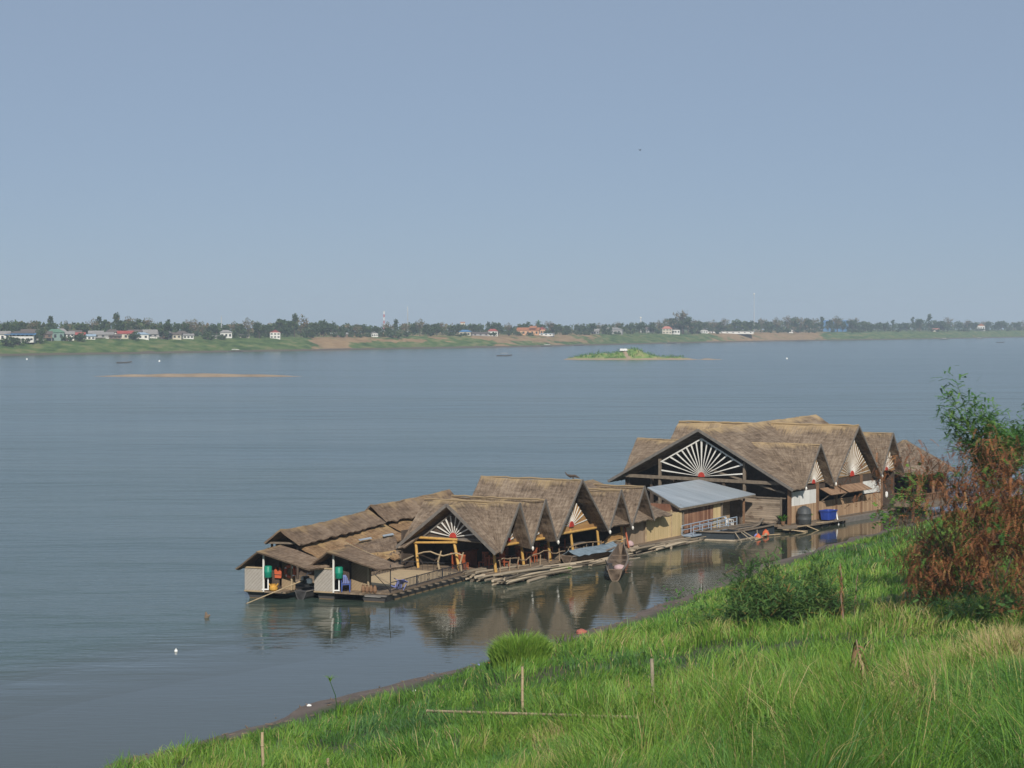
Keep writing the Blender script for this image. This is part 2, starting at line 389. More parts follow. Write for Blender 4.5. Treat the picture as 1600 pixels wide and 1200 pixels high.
# sheltered strip between the boats and the bank: distance from the line of the moored houseboats
d_ = n.math('ADD', n.math('MULTIPLY', n.math('SUBTRACT', sp.outputs[0], -12.0), .87), n.math('MULTIPLY', n.math('SUBTRACT', sp.outputs[1], 118.0), -.5))
shel = n.ramp(n.math('ADD', n.math('DIVIDE', d_, 22.0), n.math('MULTIPLY', n.noise(n.coord('Object', (.05, .03, 1)), 1, 3), .6)), [(.08, (1, 1, 1)), (.34, (.30, .30, .30)), (.62, (.045, .045, .045))])
streak = n.noise(n.coord('Object', (.0045, .016, 1)), 1.0, 4, .6); streak2 = n.noise(n.coord('Object', (.03, .10, 1)), 1.0, 3, .6)
wind = n.math('ADD', n.math('MULTIPLY', streak, 1.3), n.math('MULTIPLY', streak2, .5))
r1 = n.noise(n.coord('Object', (.55, 1.5, 1)), 1.0, 3, .6); r2 = n.noise(n.coord('Object', (.10, .32, 1)), 1.0, 2, .5)
r3 = n.noise(n.coord('Object', (.02, .055, 1)), 1.0, 2, .5)
hh = n.math('ADD', n.math('MULTIPLY', r1, .11), n.math('ADD', n.math('MULTIPLY', r2, .22), n.math('MULTIPLY', r3, .7)))
hh = n.math('MULTIPLY', n.math('MULTIPLY', hh, shel), n.math('MULTIPLY', n.math('POWER', wind, 2.0), 1.0))
rip = n.noise(n.coord('Object', (.8, 2.6, 1)), 1.0, 2, .5)
hh = n.math('ADD', hh, n.math('MULTIPLY', rip, .0055))
n.l(n.math('ADD', n.math('MULTIPLY', shel, .17), .012), n.b.inputs['Roughness'])
b = n.n('Bump'); b.inputs['Strength'].default_value = 1.0; b.inputs['Distance'].default_value = 1.0; n.l(hh, b.inputs['Height']); n.l(b.outputs[0], n.b.inputs['Normal'])
silt = n.noise(n.coord('Object', (.012, .02, 1)), 1.0, 3)
n.col(n.mix(shel, (.050, .056, .036), n.ramp(silt, [(.3, (.044, .078, .068)), (.7, (.062, .094, .076))])))
M['water'] = n.m
V = [(-900, -400, 0), (1500, -400, 0), (1500, 4100, 0), (-900, 4100, 0)]
tag(add_mesh('water', V, [(0, 1, 2, 3)], n.m), kind='structure')

# the far bank
FB = [(-640, 560, 0), (-480, 800, 0), (-269.5, 1128.5, 0), (-201.7, 1228.8, 0), (-124.8, 1348.8, 0), (-69.5, 1455.3, 0), (0, 1550, 0), (77.4, 1728, 0), (173.8, 1945, 0), (330, 2215, 0), (466.5, 2405, 0), (660, 2765, 0), (960, 3260, 0)]
fb = np.array(FB)[:, :2]
cum = np.concatenate([[0], np.cumsum(np.hypot(*np.diff(fb, axis=0).T))])
def fbp(t):
    return np.interp(t, cum, fb[:, 0]), np.interp(t, cum, fb[:, 1])
T = np.arange(0, cum[-1], 7.0)
px_, py_ = fbp(T); tx, ty = np.gradient(px_), np.gradient(py_); ln = np.hypot(tx, ty); nxn, nyn = -ty / ln, tx / ln   # inland side: away from the river
for _ in range(12):
    nxn[1:-1] = (nxn[:-2] + nxn[1:-1] + nxn[2:]) / 3; nyn[1:-1] = (nyn[:-2] + nyn[1:-1] + nyn[2:]) / 3
offs = np.array([-6, 0, 2, 5, 9, 13, 17, 21, 25, 30, 40, 60, 120, 240, 360, 480.]); hz = np.array([-1, 0, .5, 1.3, 2.6, 4.0, 5.4, 6.7, 7.6, 8.0, 8.1, 8.2, 8.3, 8.5, 8.5, 8.5])
VV = np.zeros((len(T), len(offs), 3))
for k, (o_, h_) in enumerate(zip(offs, hz)):
    wob = (vnoise(T, T * 0 + k * 7, 30, 8) - .5) * 5 * (1 if o_ < 100 else 0)
    VV[:, k, 0] = px_ + nxn * (o_ + wob); VV[:, k, 1] = py_ + nyn * (o_ + wob); VV[:, k, 2] = h_ + (vnoise(T, T * 0 + k * 9, 22, 9) - .5) * min(1.2, h_ * .4 if h_ > 0 else 0)
I, J = np.meshgrid(np.arange(len(offs) - 1), np.arange(len(T) - 1)); a = (J * len(offs) + I).ravel()
Q = np.stack([a, a + len(offs), a + len(offs) + 1, a + 1], 1)
pxl = 800 + F * VV[:, :, 0] / np.maximum(VV[:, :, 1], 1)
green = np.interp(pxl, [0, 480, 492, 545, 600, 700, 760, 900, 935, 960, 1090, 1130, 1270, 1310, 1600], [1, 1, .25, .25, .55, .6, .35, .2, .5, .95, .85, .3, .25, .9, .95])
hgt = VV[:, :, 2]
mudv = np.clip((1.4 - hgt) / .6, 0, 1) * (hgt > -2)
green = green + np.where((pxl > 545) & (pxl < 940) & (hgt < 4), .35, 0)
n = NT('far_bank_cover'); a1 = n.n('Attribute', attribute_name='green')
f = n.noise(n.coord('Object', (.05, .05, .25)), 1, 4); f2 = n.noise(n.coord('Object', (.09, .09, .5)), 1, 5, .65)
g = n.ramp(f2, [(.36, (.035, .07, .022)), (.5, (.085, .135, .04)), (.64, (.18, .175, .08))]); t_ = n.ramp(f2, [(.3, (.21, .135, .072)), (.7, (.34, .235, .13))])
n.col(n.mix(n.ramp(n.math('ADD', a1.outputs['Fac'], n.math('MULTIPLY', n.math('SUBTRACT', f, .5), 2.2)), [(.42, (0, 0, 0)), (.58, (1, 1, 1))]), t_, g)); n.rough(.95); n.spec(.05); n.bump(f2, .5, .8)
lk = n.b.inputs['Base Color'].links[0].from_socket; a2 = n.n('Attribute', attribute_name='mud'); n.col(n.mix(n.math('GREATER_THAN', n.math('ADD', a2.outputs['Fac'], n.math('MULTIPLY', n.math('SUBTRACT', f2, .5), 1.2)), .5), lk, (.115, .095, .075)))
tag(np_mesh('far_bank', VV.reshape(-1, 3), Q, n.m, {'green': np.clip(green, 0, 1).ravel(), 'mud': mudv.ravel()}, True), kind='structure')

# sandbar and grassy islet in mid river
def mound(name, pts, zc, mat, rough_=.25):
    """low island: outline polygon in world, height rises inward"""
    P = np.array(pts, float); cx, cy = P.mean(0); k = len(P)
    rings = [1.06, 1, .85, .6, .3, 0.001]; zz = [-.4, .05, zc * .45, zc * .8, zc, zc]
    V = []; 
    for r, z in zip(rings, zz):
        for p in P: V.append((cx + (p[0] - cx) * r, cy + (p[1] - cy) * r, z + (rng.random() - .5) * rough_ * zc if z > .1 else z))
    Fc = [(i * k + j, i * k + (j + 1) % k, (i + 1) * k + (j + 1) % k, (i + 1) * k + j) for i in range(len(rings) - 1) for j in range(k)]
    return tag(add_mesh(name, V, Fc, mat, smooth=True), kind='structure')
def oval(cx, cy, rx, ry, k=40, wob=.25):
    o = []
    for i in range(k):
        a = 2 * math.pi * i / k; r = 1 + wob * mnoise.noise(Vector((math.cos(a) * 1.3 + cx, math.sin(a) * 1.3, 0)))
        o.append((cx + rx * r * math.cos(a), cy + ry * r * math.sin(a)))
    return o
M['sand'] = simple('wet_sand', (.29, .215, .145), .85, .25, .12)
M['mudsand'] = simple('mud_sand', (.24, .18, .12), .85, .3, .15)
def isle(name, x0, x1, y0, y1, hf, mat, st=1.2):
    xs_ = np.arange(x0, x1, st); ys_ = np.arange(y0, y1, st); A, B2 = np.meshgrid(xs_, ys_); Zh = hf(A, B2); k_ = len(xs_)
    I_, J_ = np.meshgrid(np.arange(k_ - 1), np.arange(len(ys_) - 1)); i_ = (J_ * k_ + I_).ravel(); q_ = np.stack([i_, i_ + 1, i_ + k_ + 1, i_ + k_], 1); z_ = Zh.ravel()
    q_ = q_[z_[q_].max(1) > -.25]; u_ = np.unique(q_); m_ = np.zeros(len(z_), int); m_[u_] = np.arange(len(u_))
    return tag(np_mesh(name, np.stack([A.ravel(), B2.ravel(), z_], 1)[u_], m_[q_], mat, None, True), kind='structure')
gau = lambda A, B2, cx, cy, rx, ry: np.exp(-(((A - cx) / rx) ** 2 + ((B2 - cy) / ry) ** 2))
def sand_h(A, B2): return .95 * gau(A, B2, -104, 682, 20, 5.5) + .6 * gau(A, B2, -82, 681, 18, 4) + .4 * gau(A, B2, -122, 683, 14, 4) + (vnoise(A, B2, 6, 71) - .5) * .3 - .27
isle('sandbar', -150, -50, 655, 712, sand_h, M['sand'], .9)
def isle_h(A, B2): return 3.6 * gau(A, B2, 47, 1012, 13, 7) + 3.3 * gau(A, B2, 58, 1013, 6.5, 6) + 1.4 * gau(A, B2, 33, 1009, 8, 5) + 1.5 * gau(A, B2, 70, 1010, 12, 5) + .9 * gau(A, B2, 86, 1007, 16, 4) + (vnoise(A, B2, 5, 72) - .5) * .9 + (vnoise(A, B2, 2, 73) - .5) * .4 - .62

# ------------------------------------------------------------------ houseboat builders
FB_, FR_, FL_ = ((22.2, 171.58), 55), ((-.87, 138.24), 60), ((-11.85, 128.49), 67)
def frame_pt(fr, u, v):
    a = R_(fr[1]); return (fr[0][0] + u * math.cos(a) - v * math.sin(a), fr[0][1] + u * math.sin(a) + v * math.cos(a))
def fthing(fr, name, label, cat, u=0, v=0, z=0, rz=0, group=None):
    x, y = frame_pt(fr, u, v); return thing(name, label, cat, (x, y, z), R_(fr[1] + rz), group)
def fan(parent, plane, pos, centre, poly, nsp, panel=None, disc=.3, sw=.1, out=-1):
    """sunburst gable: poly = outline in (a, z) from the low start corner over the apex to the low end corner; plane 'v' lies in u-z, 'u' in v-z"""
    P = (lambda a, z, o=0: (a, pos + out * o, z)) if plane == 'v' else (lambda a, z, o=0: (pos + out * o, a, z))
    ext = (0, .05, 0) if plane == 'v' else (.05, 0, 0)
    g = None
    if panel:
        g = MB().prism([P(a, z) for a, z in poly], ext).build('gable_panel', panel, parent)
    mb = MB(); c = centre
    angs = [math.pi * (k + .5) / nsp for k in range(nsp)]
    for an in angs:
        dx, dz = -math.cos(an), math.sin(an); best = None
        for k in range(len(poly) - 1):
            (x1, z1), (x2, z2) = poly[k], poly[k + 1]; ex, ez = x2 - x1, z2 - z1
            den = dx * ez - dz * ex
            if abs(den) < 1e-6: continue
            t = ((x1 - c[0]) * ez - (z1 - c[1]) * ex) / den; q = ((x1 - c[0]) * dz - (z1 - c[1]) * dx) / den
            if t > .05 and -.01 <= q <= 1.01 and (best is None or t < best): best = t
        if best is None: continue
        best *= .985 if nsp > 8 else .97
        wv_ = sw * (1.5 if abs(an - math.pi / 2) < .05 else 1)
        r0 = min(disc * .8, best * .5); w0 = min(wv_ * .5, r0 * math.pi / nsp * .42) / 2; w1 = wv_ / 2
        q4 = [P(c[0] + dx * r_ - dz * s_, c[1] + dz * r_ + dx * s_, .05) for r_, s_ in ((r0, -w0), (best, -w1), (best, w1), (r0, w0))]
        mb.prism(q4, tuple(-x * .8 * out for x in ext))
    sp = mb.build('gable_fan', M['white_paint'], parent)
    arc = [P(c[0] + disc * math.cos(t) * .85, c[1] - .12 * disc + disc * 1.1 * math.sin(t), .1) for t in [math.pi * k / 12 for k in range(13)]]
    MB().prism(arc, tuple(x * (-out) * 1.4 for x in ext)).build('fan_centre', M['red_paint'], sp)
    return sp
def barge(parent, pts, w_=.2, th=.05, up=(0, 1, 0)):
    mb = MB()
    for p, q in zip(pts[:-1], pts[1:]): mb.beam(p, q, w_, th, up)
    return mb.build('barge_board', M['bargeboard'], parent)
def ridge_cap(parent, p, q, mat, r=.08):
    p, q = Vector(p), Vector(q); k = max(4, int((q - p).length / .5))
    pts = [p.lerp(q, i / k) + Vector((0, 0, (rng.random() - .5) * .07)) for i in range(k + 1)]
    return MB().tube(pts, [r * (.8 + .4 * rng.random()) for _ in pts], 6).build('ridge_cap', mat, parent)

# ================================================================== the barn-like floating hall
hall = fthing(FB_, 'floating_hall', 'largest floating hall with wide white fan gable and tall thatched cross roofs over plank walls', 'floating house', group='thatched floating houses along the bank')
TM = M['thatch_barn']
zr, ze, vr = 7.82, 3.3, 8.1
SL = (zr - ze) / (vr + .65)
def under_cross(p):
    v = p.y if p.y < vr else 2 * vr - p.y
    for u0, uc, u1, z in ((1.45, 4.2, 6.7, 6.75), (6.7, 11.2, 15.7, 7.95), (15.7, 18.05, 20.3, 7.1)):
        vm = min((z - ze) / SL - .65, vr)
        if u0 < p.x < u1:
            half = (uc - u0) if p.x < uc else (u1 - uc)
            if v < -.65 + (vm + .65) * (1 - abs(p.x - uc) / half) - .45: return True
    return False
MB().slope((-.5, vr, zr), (20.6, vr, zr + .55), (20.6, -.65, ze), (-.5, -.65, ze), nu=70, nv=30, sag=.0, skip=under_cross).build('roof', TM, hall)
MB().slope((20.6, vr, zr + .55), (-.5, vr, zr), (-.5, 16.85, ze), (20.6, 16.85, ze), nu=70, nv=30, sag=.0, skip=under_cross).build('roof', TM, hall)
def cross(u0, uc, u1, z, zlow, vf, full=False):
    vm = (z - ze) / SL - .65 + .25
    if full:
        MB().slope((uc, vf, z), (uc, 16.85, z - .12), (u0, 16.85, zlow), (u0, vf, zlow)).build('roof', TM, hall)
        MB().slope((uc, 16.85, z - .12), (uc, vf, z), (u1, vf, zlow), (u1, 16.85, zlow)).build('roof', TM, hall)
    else:
        vm = min(vm, vr + .6)
        for s_, vv, vb in ((0, vf, vm), (1, 16.85, 2 * vr - vm)):
            d = .3 if s_ == 0 else -.3
            MB().slope((uc, vv, z), (uc, vb, z - .05), (u0, vv + d, zlow), (u0, vv, zlow)).build('roof', TM, hall)
            MB().slope((uc, vb, z - .05), (uc, vv, z), (u1, vv, zlow), (u1, vv + d, zlow)).build('roof', TM, hall)
    barge(hall, [(u0, vf - .03, zlow - .05), (uc, vf - .03, z - .02), (u1, vf - .03, zlow - .05)], .16)
    mb = MB(); mb.lathe((u0 + .12, vf - .05, zlow - .22), [(.03, 0), (.08, .08), (.1, .18), (.05, .3)], 8); mb.build('end_cap', M['white_paint'], hall)
cross(1.45, 4.2, 6.7, 6.75, 3.35, -.68)
cross(6.7, 11.2, 15.7, 7.95, 3.4, -.72, True)
cross(15.7, 18.05, 20.3, 7.1, 3.5, -.66)
barge(hall, [(-.53, -.65, ze - .05), (-.53, vr, zr + .02), (-.53, 16.85, ze - .05)], .22, .06, (1, 0, 0))
ridge_cap(hall, (11.2, -.7, 8.0), (11.2, 16.8, 7.9), TM, .08)
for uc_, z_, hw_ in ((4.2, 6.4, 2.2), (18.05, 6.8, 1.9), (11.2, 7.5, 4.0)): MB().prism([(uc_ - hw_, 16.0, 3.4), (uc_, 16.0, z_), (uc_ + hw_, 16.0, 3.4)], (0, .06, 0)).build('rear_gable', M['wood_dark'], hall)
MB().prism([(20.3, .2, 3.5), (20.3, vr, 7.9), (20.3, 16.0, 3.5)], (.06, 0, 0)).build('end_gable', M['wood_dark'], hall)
# left end: open gable with the great fan
fan(hall, 'u', .1, (8.1, 4.0), [(4.2, 4.0), (4.2, 5.05), (8.1, 7.1), (12.0, 5.05), (12.0, 4.0)], 17, None, .36, .12)
mb = MB(); mb.beam((.1, 4.2, 5.05), (.1, 8.1, 7.1), .1, .14, (1, 0, 0)); mb.beam((.1, 12.0, 5.05), (.1, 8.1, 7.1), .1, .14, (1, 0, 0)); mb.build('fan_frame', M['white_paint'], hall)
for v_, zt in ((4.1, 5.3), (12.1, 5.3)): MB().beam((.1, v_, .45), (.1, v_, zt), .2, .2).build('post', M['wood_grey'], hall)
MB().beam((.0, .4, 3.72), (.0, 16, 3.8), .2, .26, (0, 0, 1)).build('tie_beam', M['wood_grey'], hall)
MB().beam((.25, .5, 2.95), (.25, 7.5, 4.6), .12, .14).build('brace', M['wood_grey'], hall)
MB().beam((.12, 6.0, .45), (.12, 6.0, 3.6), .22, .22).build('post', M['wood_dark'], hall)
for v_ in (9.2, 11.2, 13.2, 15.4): MB().beam((.6, v_, .45), (.6, v_, 3.6), .22, .22).build('post', M['wood_dark'], hall)
# end wall of horizontal planks
MB().box(-.06, .04, .66, 4.3, .5, 2.5).build('plank_wall', M['plank_h'], hall)
mb = MB(); mb.box(-.12, -.06, .58, .72, .45, 2.62); mb.box(-.12, -.06, 4.2, 4.34, .45, 2.6); mb.box(-.14, .08, .3, 4.4, 2.5, 2.58); mb.build('wall_frame', M['wood_grey'], hall)
# interior: floor, dark back and partition walls
MB().box(-.4, 20.2, -.1, 16.4, .25, .45).build('floor_deck', M['deck'], hall)
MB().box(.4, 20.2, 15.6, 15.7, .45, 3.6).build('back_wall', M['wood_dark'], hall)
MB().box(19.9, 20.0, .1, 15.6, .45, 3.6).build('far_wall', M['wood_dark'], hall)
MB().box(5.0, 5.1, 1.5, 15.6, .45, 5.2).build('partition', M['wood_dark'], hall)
# front wall, bay by bay
def bay(u0, u1, z0, z1, mat, name, y0=-.05, y1=.05): return MB().box(u0, u1, y0, y1, z0, z1).build(name, mat, hall)
bay(.2, 4.75, .5, 1.9, M['plank_v'], 'lower_wall'); bay(5.15, 17.0, .5, 1.95, M['plank_v'], 'lower_wall')
bay(.55, 4.7, 1.9, 3.02, M['white_boards'], 'white_panel', -.03, .04); bay(13.3, 17.0, 2.05, 3.1, M['white_boards'], 'white_panel', -.03, .04)
bay(.2, 6.4, 3.02, 3.4, M['wood_dark'], 'head_board', .0, .1); bay(13.3, 17.0, 3.1, 3.7, M['wood_dark'], 'head_board', .0, .1); bay(8.4, 13.2, 3.05, 3.65, M['wood_dark'], 'head_board', .0, .1)
for u_, zt in ((.1, 3.3), (4.95, 3.55), (8.35, 3.6), (13.1, 3.7), (17.1, 3.4)): MB().box(u_ - .16, u_ + .16, -.1, .1, .4, zt).build('post', M['wood_brown'], hall)
for (ua, ub, dz) in ((5.3, 8.2, 0), (8.65, 12.95, .02)):
    mb = MB(); mb.prism([(ua, -.1, 3.05 + dz), (ub, -.1, 3.05 + dz), (ub + .1, -1.1, 2.55 + dz), (ua + .1, -1.1, 2.55 + dz)], (0, .02, -.05)); sh_ = mb.build('shutter', M['shutter'], hall)
    MB().beam((ua + .3, -.95, 2.6 + dz), (ua + .3, -.08, 2.0), .05, .05).build('prop', M['wood_grey'], sh_)
mb = MB(); mb.box(.2, 17.1, -.1, -.05, .40, .52); mb.build('sill_beam', M['wood_grey'], hall)
for u0 in range(0, 20, 4):
    [MB().tube([(u0 + .1, v_, .02), (u0 + 3.85, v_, .02)], .3, 10).build('float_drum', M['hull_rim'], hall) for v_ in (.35, 8, 15.8)]
# fans in the front gables
fan(hall, 'v', .0, (4.2, 3.55), [(1.95, 3.5), (4.2, 6.2), (6.25, 3.55)], 15, M['fan_panel'], .3, .055)
fan(hall, 'v', .0, (11.3, 3.75), [(7.3, 3.68), (11.2, 7.25), (15.1, 3.75)], 21, M['fan_panel'], .42, .06)
fan(hall, 'v', .0, (18.05, 3.85), [(16.2, 3.75), (18.05, 6.5), (19.9, 3.75)], 13, M['fan_panel'], .28, .055)
bay(17.3, 20.0, .5, .95, M['wood_dark'], 'lower_wall')

# ================================================================== metal-roofed shack between hall and restaurant
shack = fthing(FB_, 'floating_shack', 'floating shack with pale corrugated metal roof and red-brown plank wall', 'shack', 2.0, .98, -.18)
mb = MB(); A_, B_, C_, D_ = (-14.8, 1.55, 2.76), (-2.9, 1.55, 3.04), (-3.3, 6.5, 4.03), (-11.5, 6.5, 3.9)
mb.prism([A_, B_, C_, D_], (0, 0, -.05)); mb.build('roof', M['metal_roof'], shack)
mb = MB(); mb.beam((-14.8, 1.58, 2.62), (-2.9, 1.58, 2.92), .06, .14); mb.beam((-14.8, 1.6, 2.64), (-11.5, 6.5, 3.78), .06, .14); mb.build('fascia', M['wood_grey'], shack)
MB().box(-13.9, -9.1, 1.95, 2.05, .45, 2.75).build('plank_wall', M['plank_red'], shack)
MB().box(-9.1, -7.95, 1.9, 2.0, .45, 2.8).build('bamboo_wall', M['bamboo_wall'], shack)
MB().box(-7.95, -7.85, 2.05, 2.8, .45, 2.8).build('door_jamb', M['woven_tan'], shack)
MB().box(-6.4, -4.9, 2.8, 2.88, .45, 2.9).build('door', M['woven_tan'], shack)
MB().box(-4.9, -2.4, 3.2, 3.3, .45, 3.0).build('back_wall', M['wood_dark'], shack)
MB().box(-13.9, -13.8, 2.05, 6.4, .45, 2.9).build('side_wall', M['plank_red'], shack)
MB().box(-14.0, -2.6, 1.5, 6.6, .3, .45).build('floor_deck', M['deck'], shack)
for u_ in (-13.9, -7.9, -4.3): MB().beam((u_, 1.85, .3), (u_, 1.85, 2.8), .14, .14).build('post', M['wood_brown'] if u_ > -5 else M['wood_grey'], shack)
for u_ in (-12, -8, -4): MB().tube([(u_ - 1.6, 3.0, 0), (u_ + 1.6, 3.0, 0)], .3, 9).build('float_drum', M['hull'], shack)

# ================================================================== restaurant of saw-tooth gables
rest = fthing(FR_, 'floating_restaurant', 'open floating restaurant with a row of pointed thatched gables on yellow bamboo posts', 'restaurant', group='thatched floating houses along the bank')
TR = M['thatch']; VB, VF = 7.2, -.3
G_ = [(-.25, 2.2, 3.75, 4.77, 1.85, 1.85), (3.75, 5.65, 7.25, 4.76, 1.85, 1.95), (7.25, 10.87, 14.85, 5.74, 1.95, 2.0), (14.85, 16.75, 18.4, 4.66, 2.0, 2.0), (18.4, 20.45, 22.1, 4.68, 2.0, 2.2)]
for k, (u0, uc, u1, z, zl, zr_) in enumerate(G_):
    vb = VB + (.6 if k == 2 else (rng.random() - .5) * .4)
    if k == 0:
        MB().slope((uc, VF, z), (uc, 3.7, z), (u0 + .1, VF + .3, zl), (u0, VF, zl)).build('roof', TR, rest)
        MB().slope((uc, 3.2, z), (uc, vb, z), (u0 - .75, vb, zl), (u0 - .65, vb - .35, zl)).build('roof', TR, rest)
    else: MB().slope((uc, VF, z), (uc, vb, z), (u0, vb, zl), (u0, VF, zl), sag=.08).build('roof', TR, rest)
    MB().slope((uc, vb, z), (uc, VF, z), (u1, VF, zr_), (u1, vb, zr_), sag=.08).build('roof', TR, rest)
    ridge_cap(rest, (uc, VF, z + .02), (uc, vb, z + .03), TR, .07)
    barge(rest, [(u0, VF - .04, zl - .12), (uc, VF - .04, z + .04), (u1, VF - .04, zr_ - .12)], .17)
    if k: 
        mb = MB(); mb.lathe((u0 + .05, VF - .1, zl - .28), [(.03, 0), (.07, .07), (.09, .16), (.04, .27)], 8); mb.build('end_cap', M['white_paint'], rest)
# fan gable facing the huts
zf = 4.74
MB().slope((2.2, 3.4, zf), (-.85, 3.4, zf), (-.85, VF, 1.85), (-.1, VF, 1.85)).build('roof', TR, rest)
MB().slope((-.85, 3.4, zf), (2.2, 3.4, zf), (-.5, VB + .1, 1.9), (-.85, VB + .1, 1.9)).build('roof', TR, rest)
barge(rest, [(-.9, VF, 1.75), (-.9, 3.4, zf + .03), (-.9, VB + .1, 1.8)], .2, .05, (1, 0, 0))
# main roof behind g4/g5 and the sloping right end
MB().slope((15.0, 4.3, 5.05), (21.2, 4.3, 5.0), (25.2, -.25, 2.3), (15.0, -.25, 2.2)).build('roof', TR, rest)
MB().slope((21.2, 4.3, 5.0), (21.2, 4.4, 5.0), (25.2, 8.4, 2.3), (25.2, -.25, 2.3)).build('roof', TR, rest)
MB().slope((21.2, 4.3, 5.0), (15.0, 4.3, 5.05), (15.0, 8.4, 2.3), (25.2, 8.4, 2.3)).build('roof', TR, rest)
# fans
fan(rest, 'u', -.1, (3.35, 2.62), [(1.3, 2.55), (3.37, 4.15), (5.55, 2.6)], 10, None, .3, .1)
mb = MB()
for p, q in (((1.2, 2.55), (3.37, 4.2)), ((3.37, 4.2), (5.65, 2.55)), ((1.2, 2.52), (5.65, 2.52))): mb.beam((-.1, p[0], p[1]), (-.1, q[0], q[1]), .09, .1, (1, 0, 0))
mb.build('fan_frame', M['bargeboard'], rest)
MB().prism([(-.02, 1.2, 2.52), (-.02, 3.37, 4.2), (-.02, 5.65, 2.52)], (.05, 0, 0)).build('gable_panel', M['wood_dark'], rest)
fan(rest, 'v', .6, (10.92, 2.55), [(8.6, 2.45), (10.87, 4.8), (13.7, 2.45)], 13, M['fan_panel_warm'], .36, .075)
for k in (0, 1, 3, 4):
    u0, uc, u1, z, zl, zr_ = G_[k]
    fan(rest, 'v', .6, (uc + .05, 2.3), [(u0 + .75, 2.2), (uc, 3.9), (u1 - .7, 2.2)], 7, M['fan_panel_warm'], .22, .09)
# yellow bamboo posts and beams
def ptube(pts, r, nm='post', mat='bamboo_yellow'): return MB().tube(pts, r, 8).build(nm, M[mat], rest)
for (u_, v_, zt, lean) in ((.1, .35, 2.0, -.15), (4.2, .6, 2.1, -.25), (7.85, .6, 2.1, -.25), (11.15, .6, 2.35, -.3), (15.0, .6, 2.15, -.2), (18.55, .6, 2.1, 0), (-.1, 3.35, 2.5, 0), (-.1, 6.3, 2.3, 0)):
    if u_ == -.1: ptube([(u_, v_ - (.45 if v_ < 5 else .2), .45), (u_, v_, zt)], .095)
    else: ptube([(u_ + .15, v_, .45), (u_ + lean, v_, zt)], [.10, .085])
for (ua, ub, z) in ((.3, 3.5, 2.05), (4.1, 7.0, 2.05), (7.7, 14.5, 2.15), (15.2, 18.4, 2.1)):
    ptube([(ua, .52, z), (ub, .52, z)], .08, 'beam'); 
    MB().box(ua, ub, .6, .66, z - .02, z + .3).build('fascia', M['fan_panel_warm'], rest)
ptube([(-.15, 3.0, 2.45), (-.15, 6.5, 2.45)], .085, 'beam'); ptube([(-.2, 3.05, 2.28), (-.2, 6.4, 2.1)], .075, 'beam'); ptube([(-.15, 1.0, 2.35), (-.15, 3.2, 2.45)], .06, 'beam', 'wood_grey')
# deck, back walls, right-hand closed rooms
MB().box(-.9, 28.6, .15, 8.0, .28, .45).build('floor_deck', M['deck'], rest)
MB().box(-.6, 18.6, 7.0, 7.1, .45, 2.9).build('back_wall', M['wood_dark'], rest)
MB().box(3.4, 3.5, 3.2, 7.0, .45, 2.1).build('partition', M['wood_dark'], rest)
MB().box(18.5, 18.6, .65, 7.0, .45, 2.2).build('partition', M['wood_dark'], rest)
MB().box(18.65, 22.3, .55, .62, .42, 2.25).build('plank_wall', M['plank_pale'], rest)
MB().box(22.35, 28.5, .50, .60, .36, 2.22).build('bamboo_wall', M['bamboo_wall'], rest)
MB().box(28.4, 28.5, .6, 7.0, .36, 2.2).build('side_wall', M['woven_tan'], rest)
for u_ in (22.3, 26.6): MB().box(u_ - .05, u_ + .05, .42, .5, .36, 2.5).build('wall_batten', M['bamboo_dry'], rest)
MB().beam((18.4, -.1, .4), (18.9, .5, 1.9), .1, .1).build('brace', M['chair_red'], rest)
mb = MB(); mb.prism([(15.4, .5, .98), (18.5, .5, 1.05), (18.5, .5, 1.5), (16.6, .5, 1.42)], (0, .06, 0)); mb.build('counter_front', M['fan_panel_warm'], rest)
for u0 in (1, 6, 11, 16, 21, 25): MB().tube([(u0, 1.2, 0), (u0 + 3.4, 1.2, 0)], .32, 9).build('float_drum', M['hull'], rest)
for u0 in (1, 8, 15, 22): MB().tube([(u0, 6.5, 0), (u0 + 5, 6.5, 0)], .35, 8).build('float_drum', M['hull'], rest)
# branch railing
pts = [(u_, .12, 1.12 + .16 * math.sin(u_ * 1.3) + .08 * math.sin(u_ * 3.1)) for u_ in np.arange(.2, 9.5, .6)]
MB().tube(pts, .04, 6).build('branch_rail', M['branch'], rest)
pts = [(u_, .1, 1.15 + .18 * math.sin((u_ - 9) * .55)) for u_ in np.arange(9.8, 14.6, .5)]
MB().tube(pts, .04, 6).build('branch_rail', M['branch'], rest)
for u_ in (.4, 1.6, 2.8, 4.4, 5.7, 7.0, 8.4, 9.6, 10.6, 12, 13.2, 14.5, 15.8, 17.1):
    MB().tube([(u_, .12, .4), (u_ + (rng.random() - .5) * .3, .12, .8), (u_ + (rng.random() - .5) * .2, .12, 1.15 + .12 * math.sin(u_))], [.05, .035, .04], 6).build('rail_post', M['branch'], rest)
MB().tube([(15.2, .1, 1.0), (16.2, .1, 1.08), (17.4, .1, .98), (18.3, .1, 1.1)], .05, 6).build('branch_rail', M['bamboo_dry'], rest)
pts = [(-.5, 2.4 + .5 * k, 1.5 + .12 * math.sin(k * 1.5)) for k in range(8)]
MB().tube(pts, .05, 6).build('branch_rail', M['bamboo_dry'], rest)
for v_ in (2.5, 4.2): MB().tube([(-.5, v_, .45), (-.5, v_ + .1, 1.0), (-.5, v_ - .15, 1.7)], [.08, .07, .04], 6).build('rail_post', M['bamboo_dry'], rest)

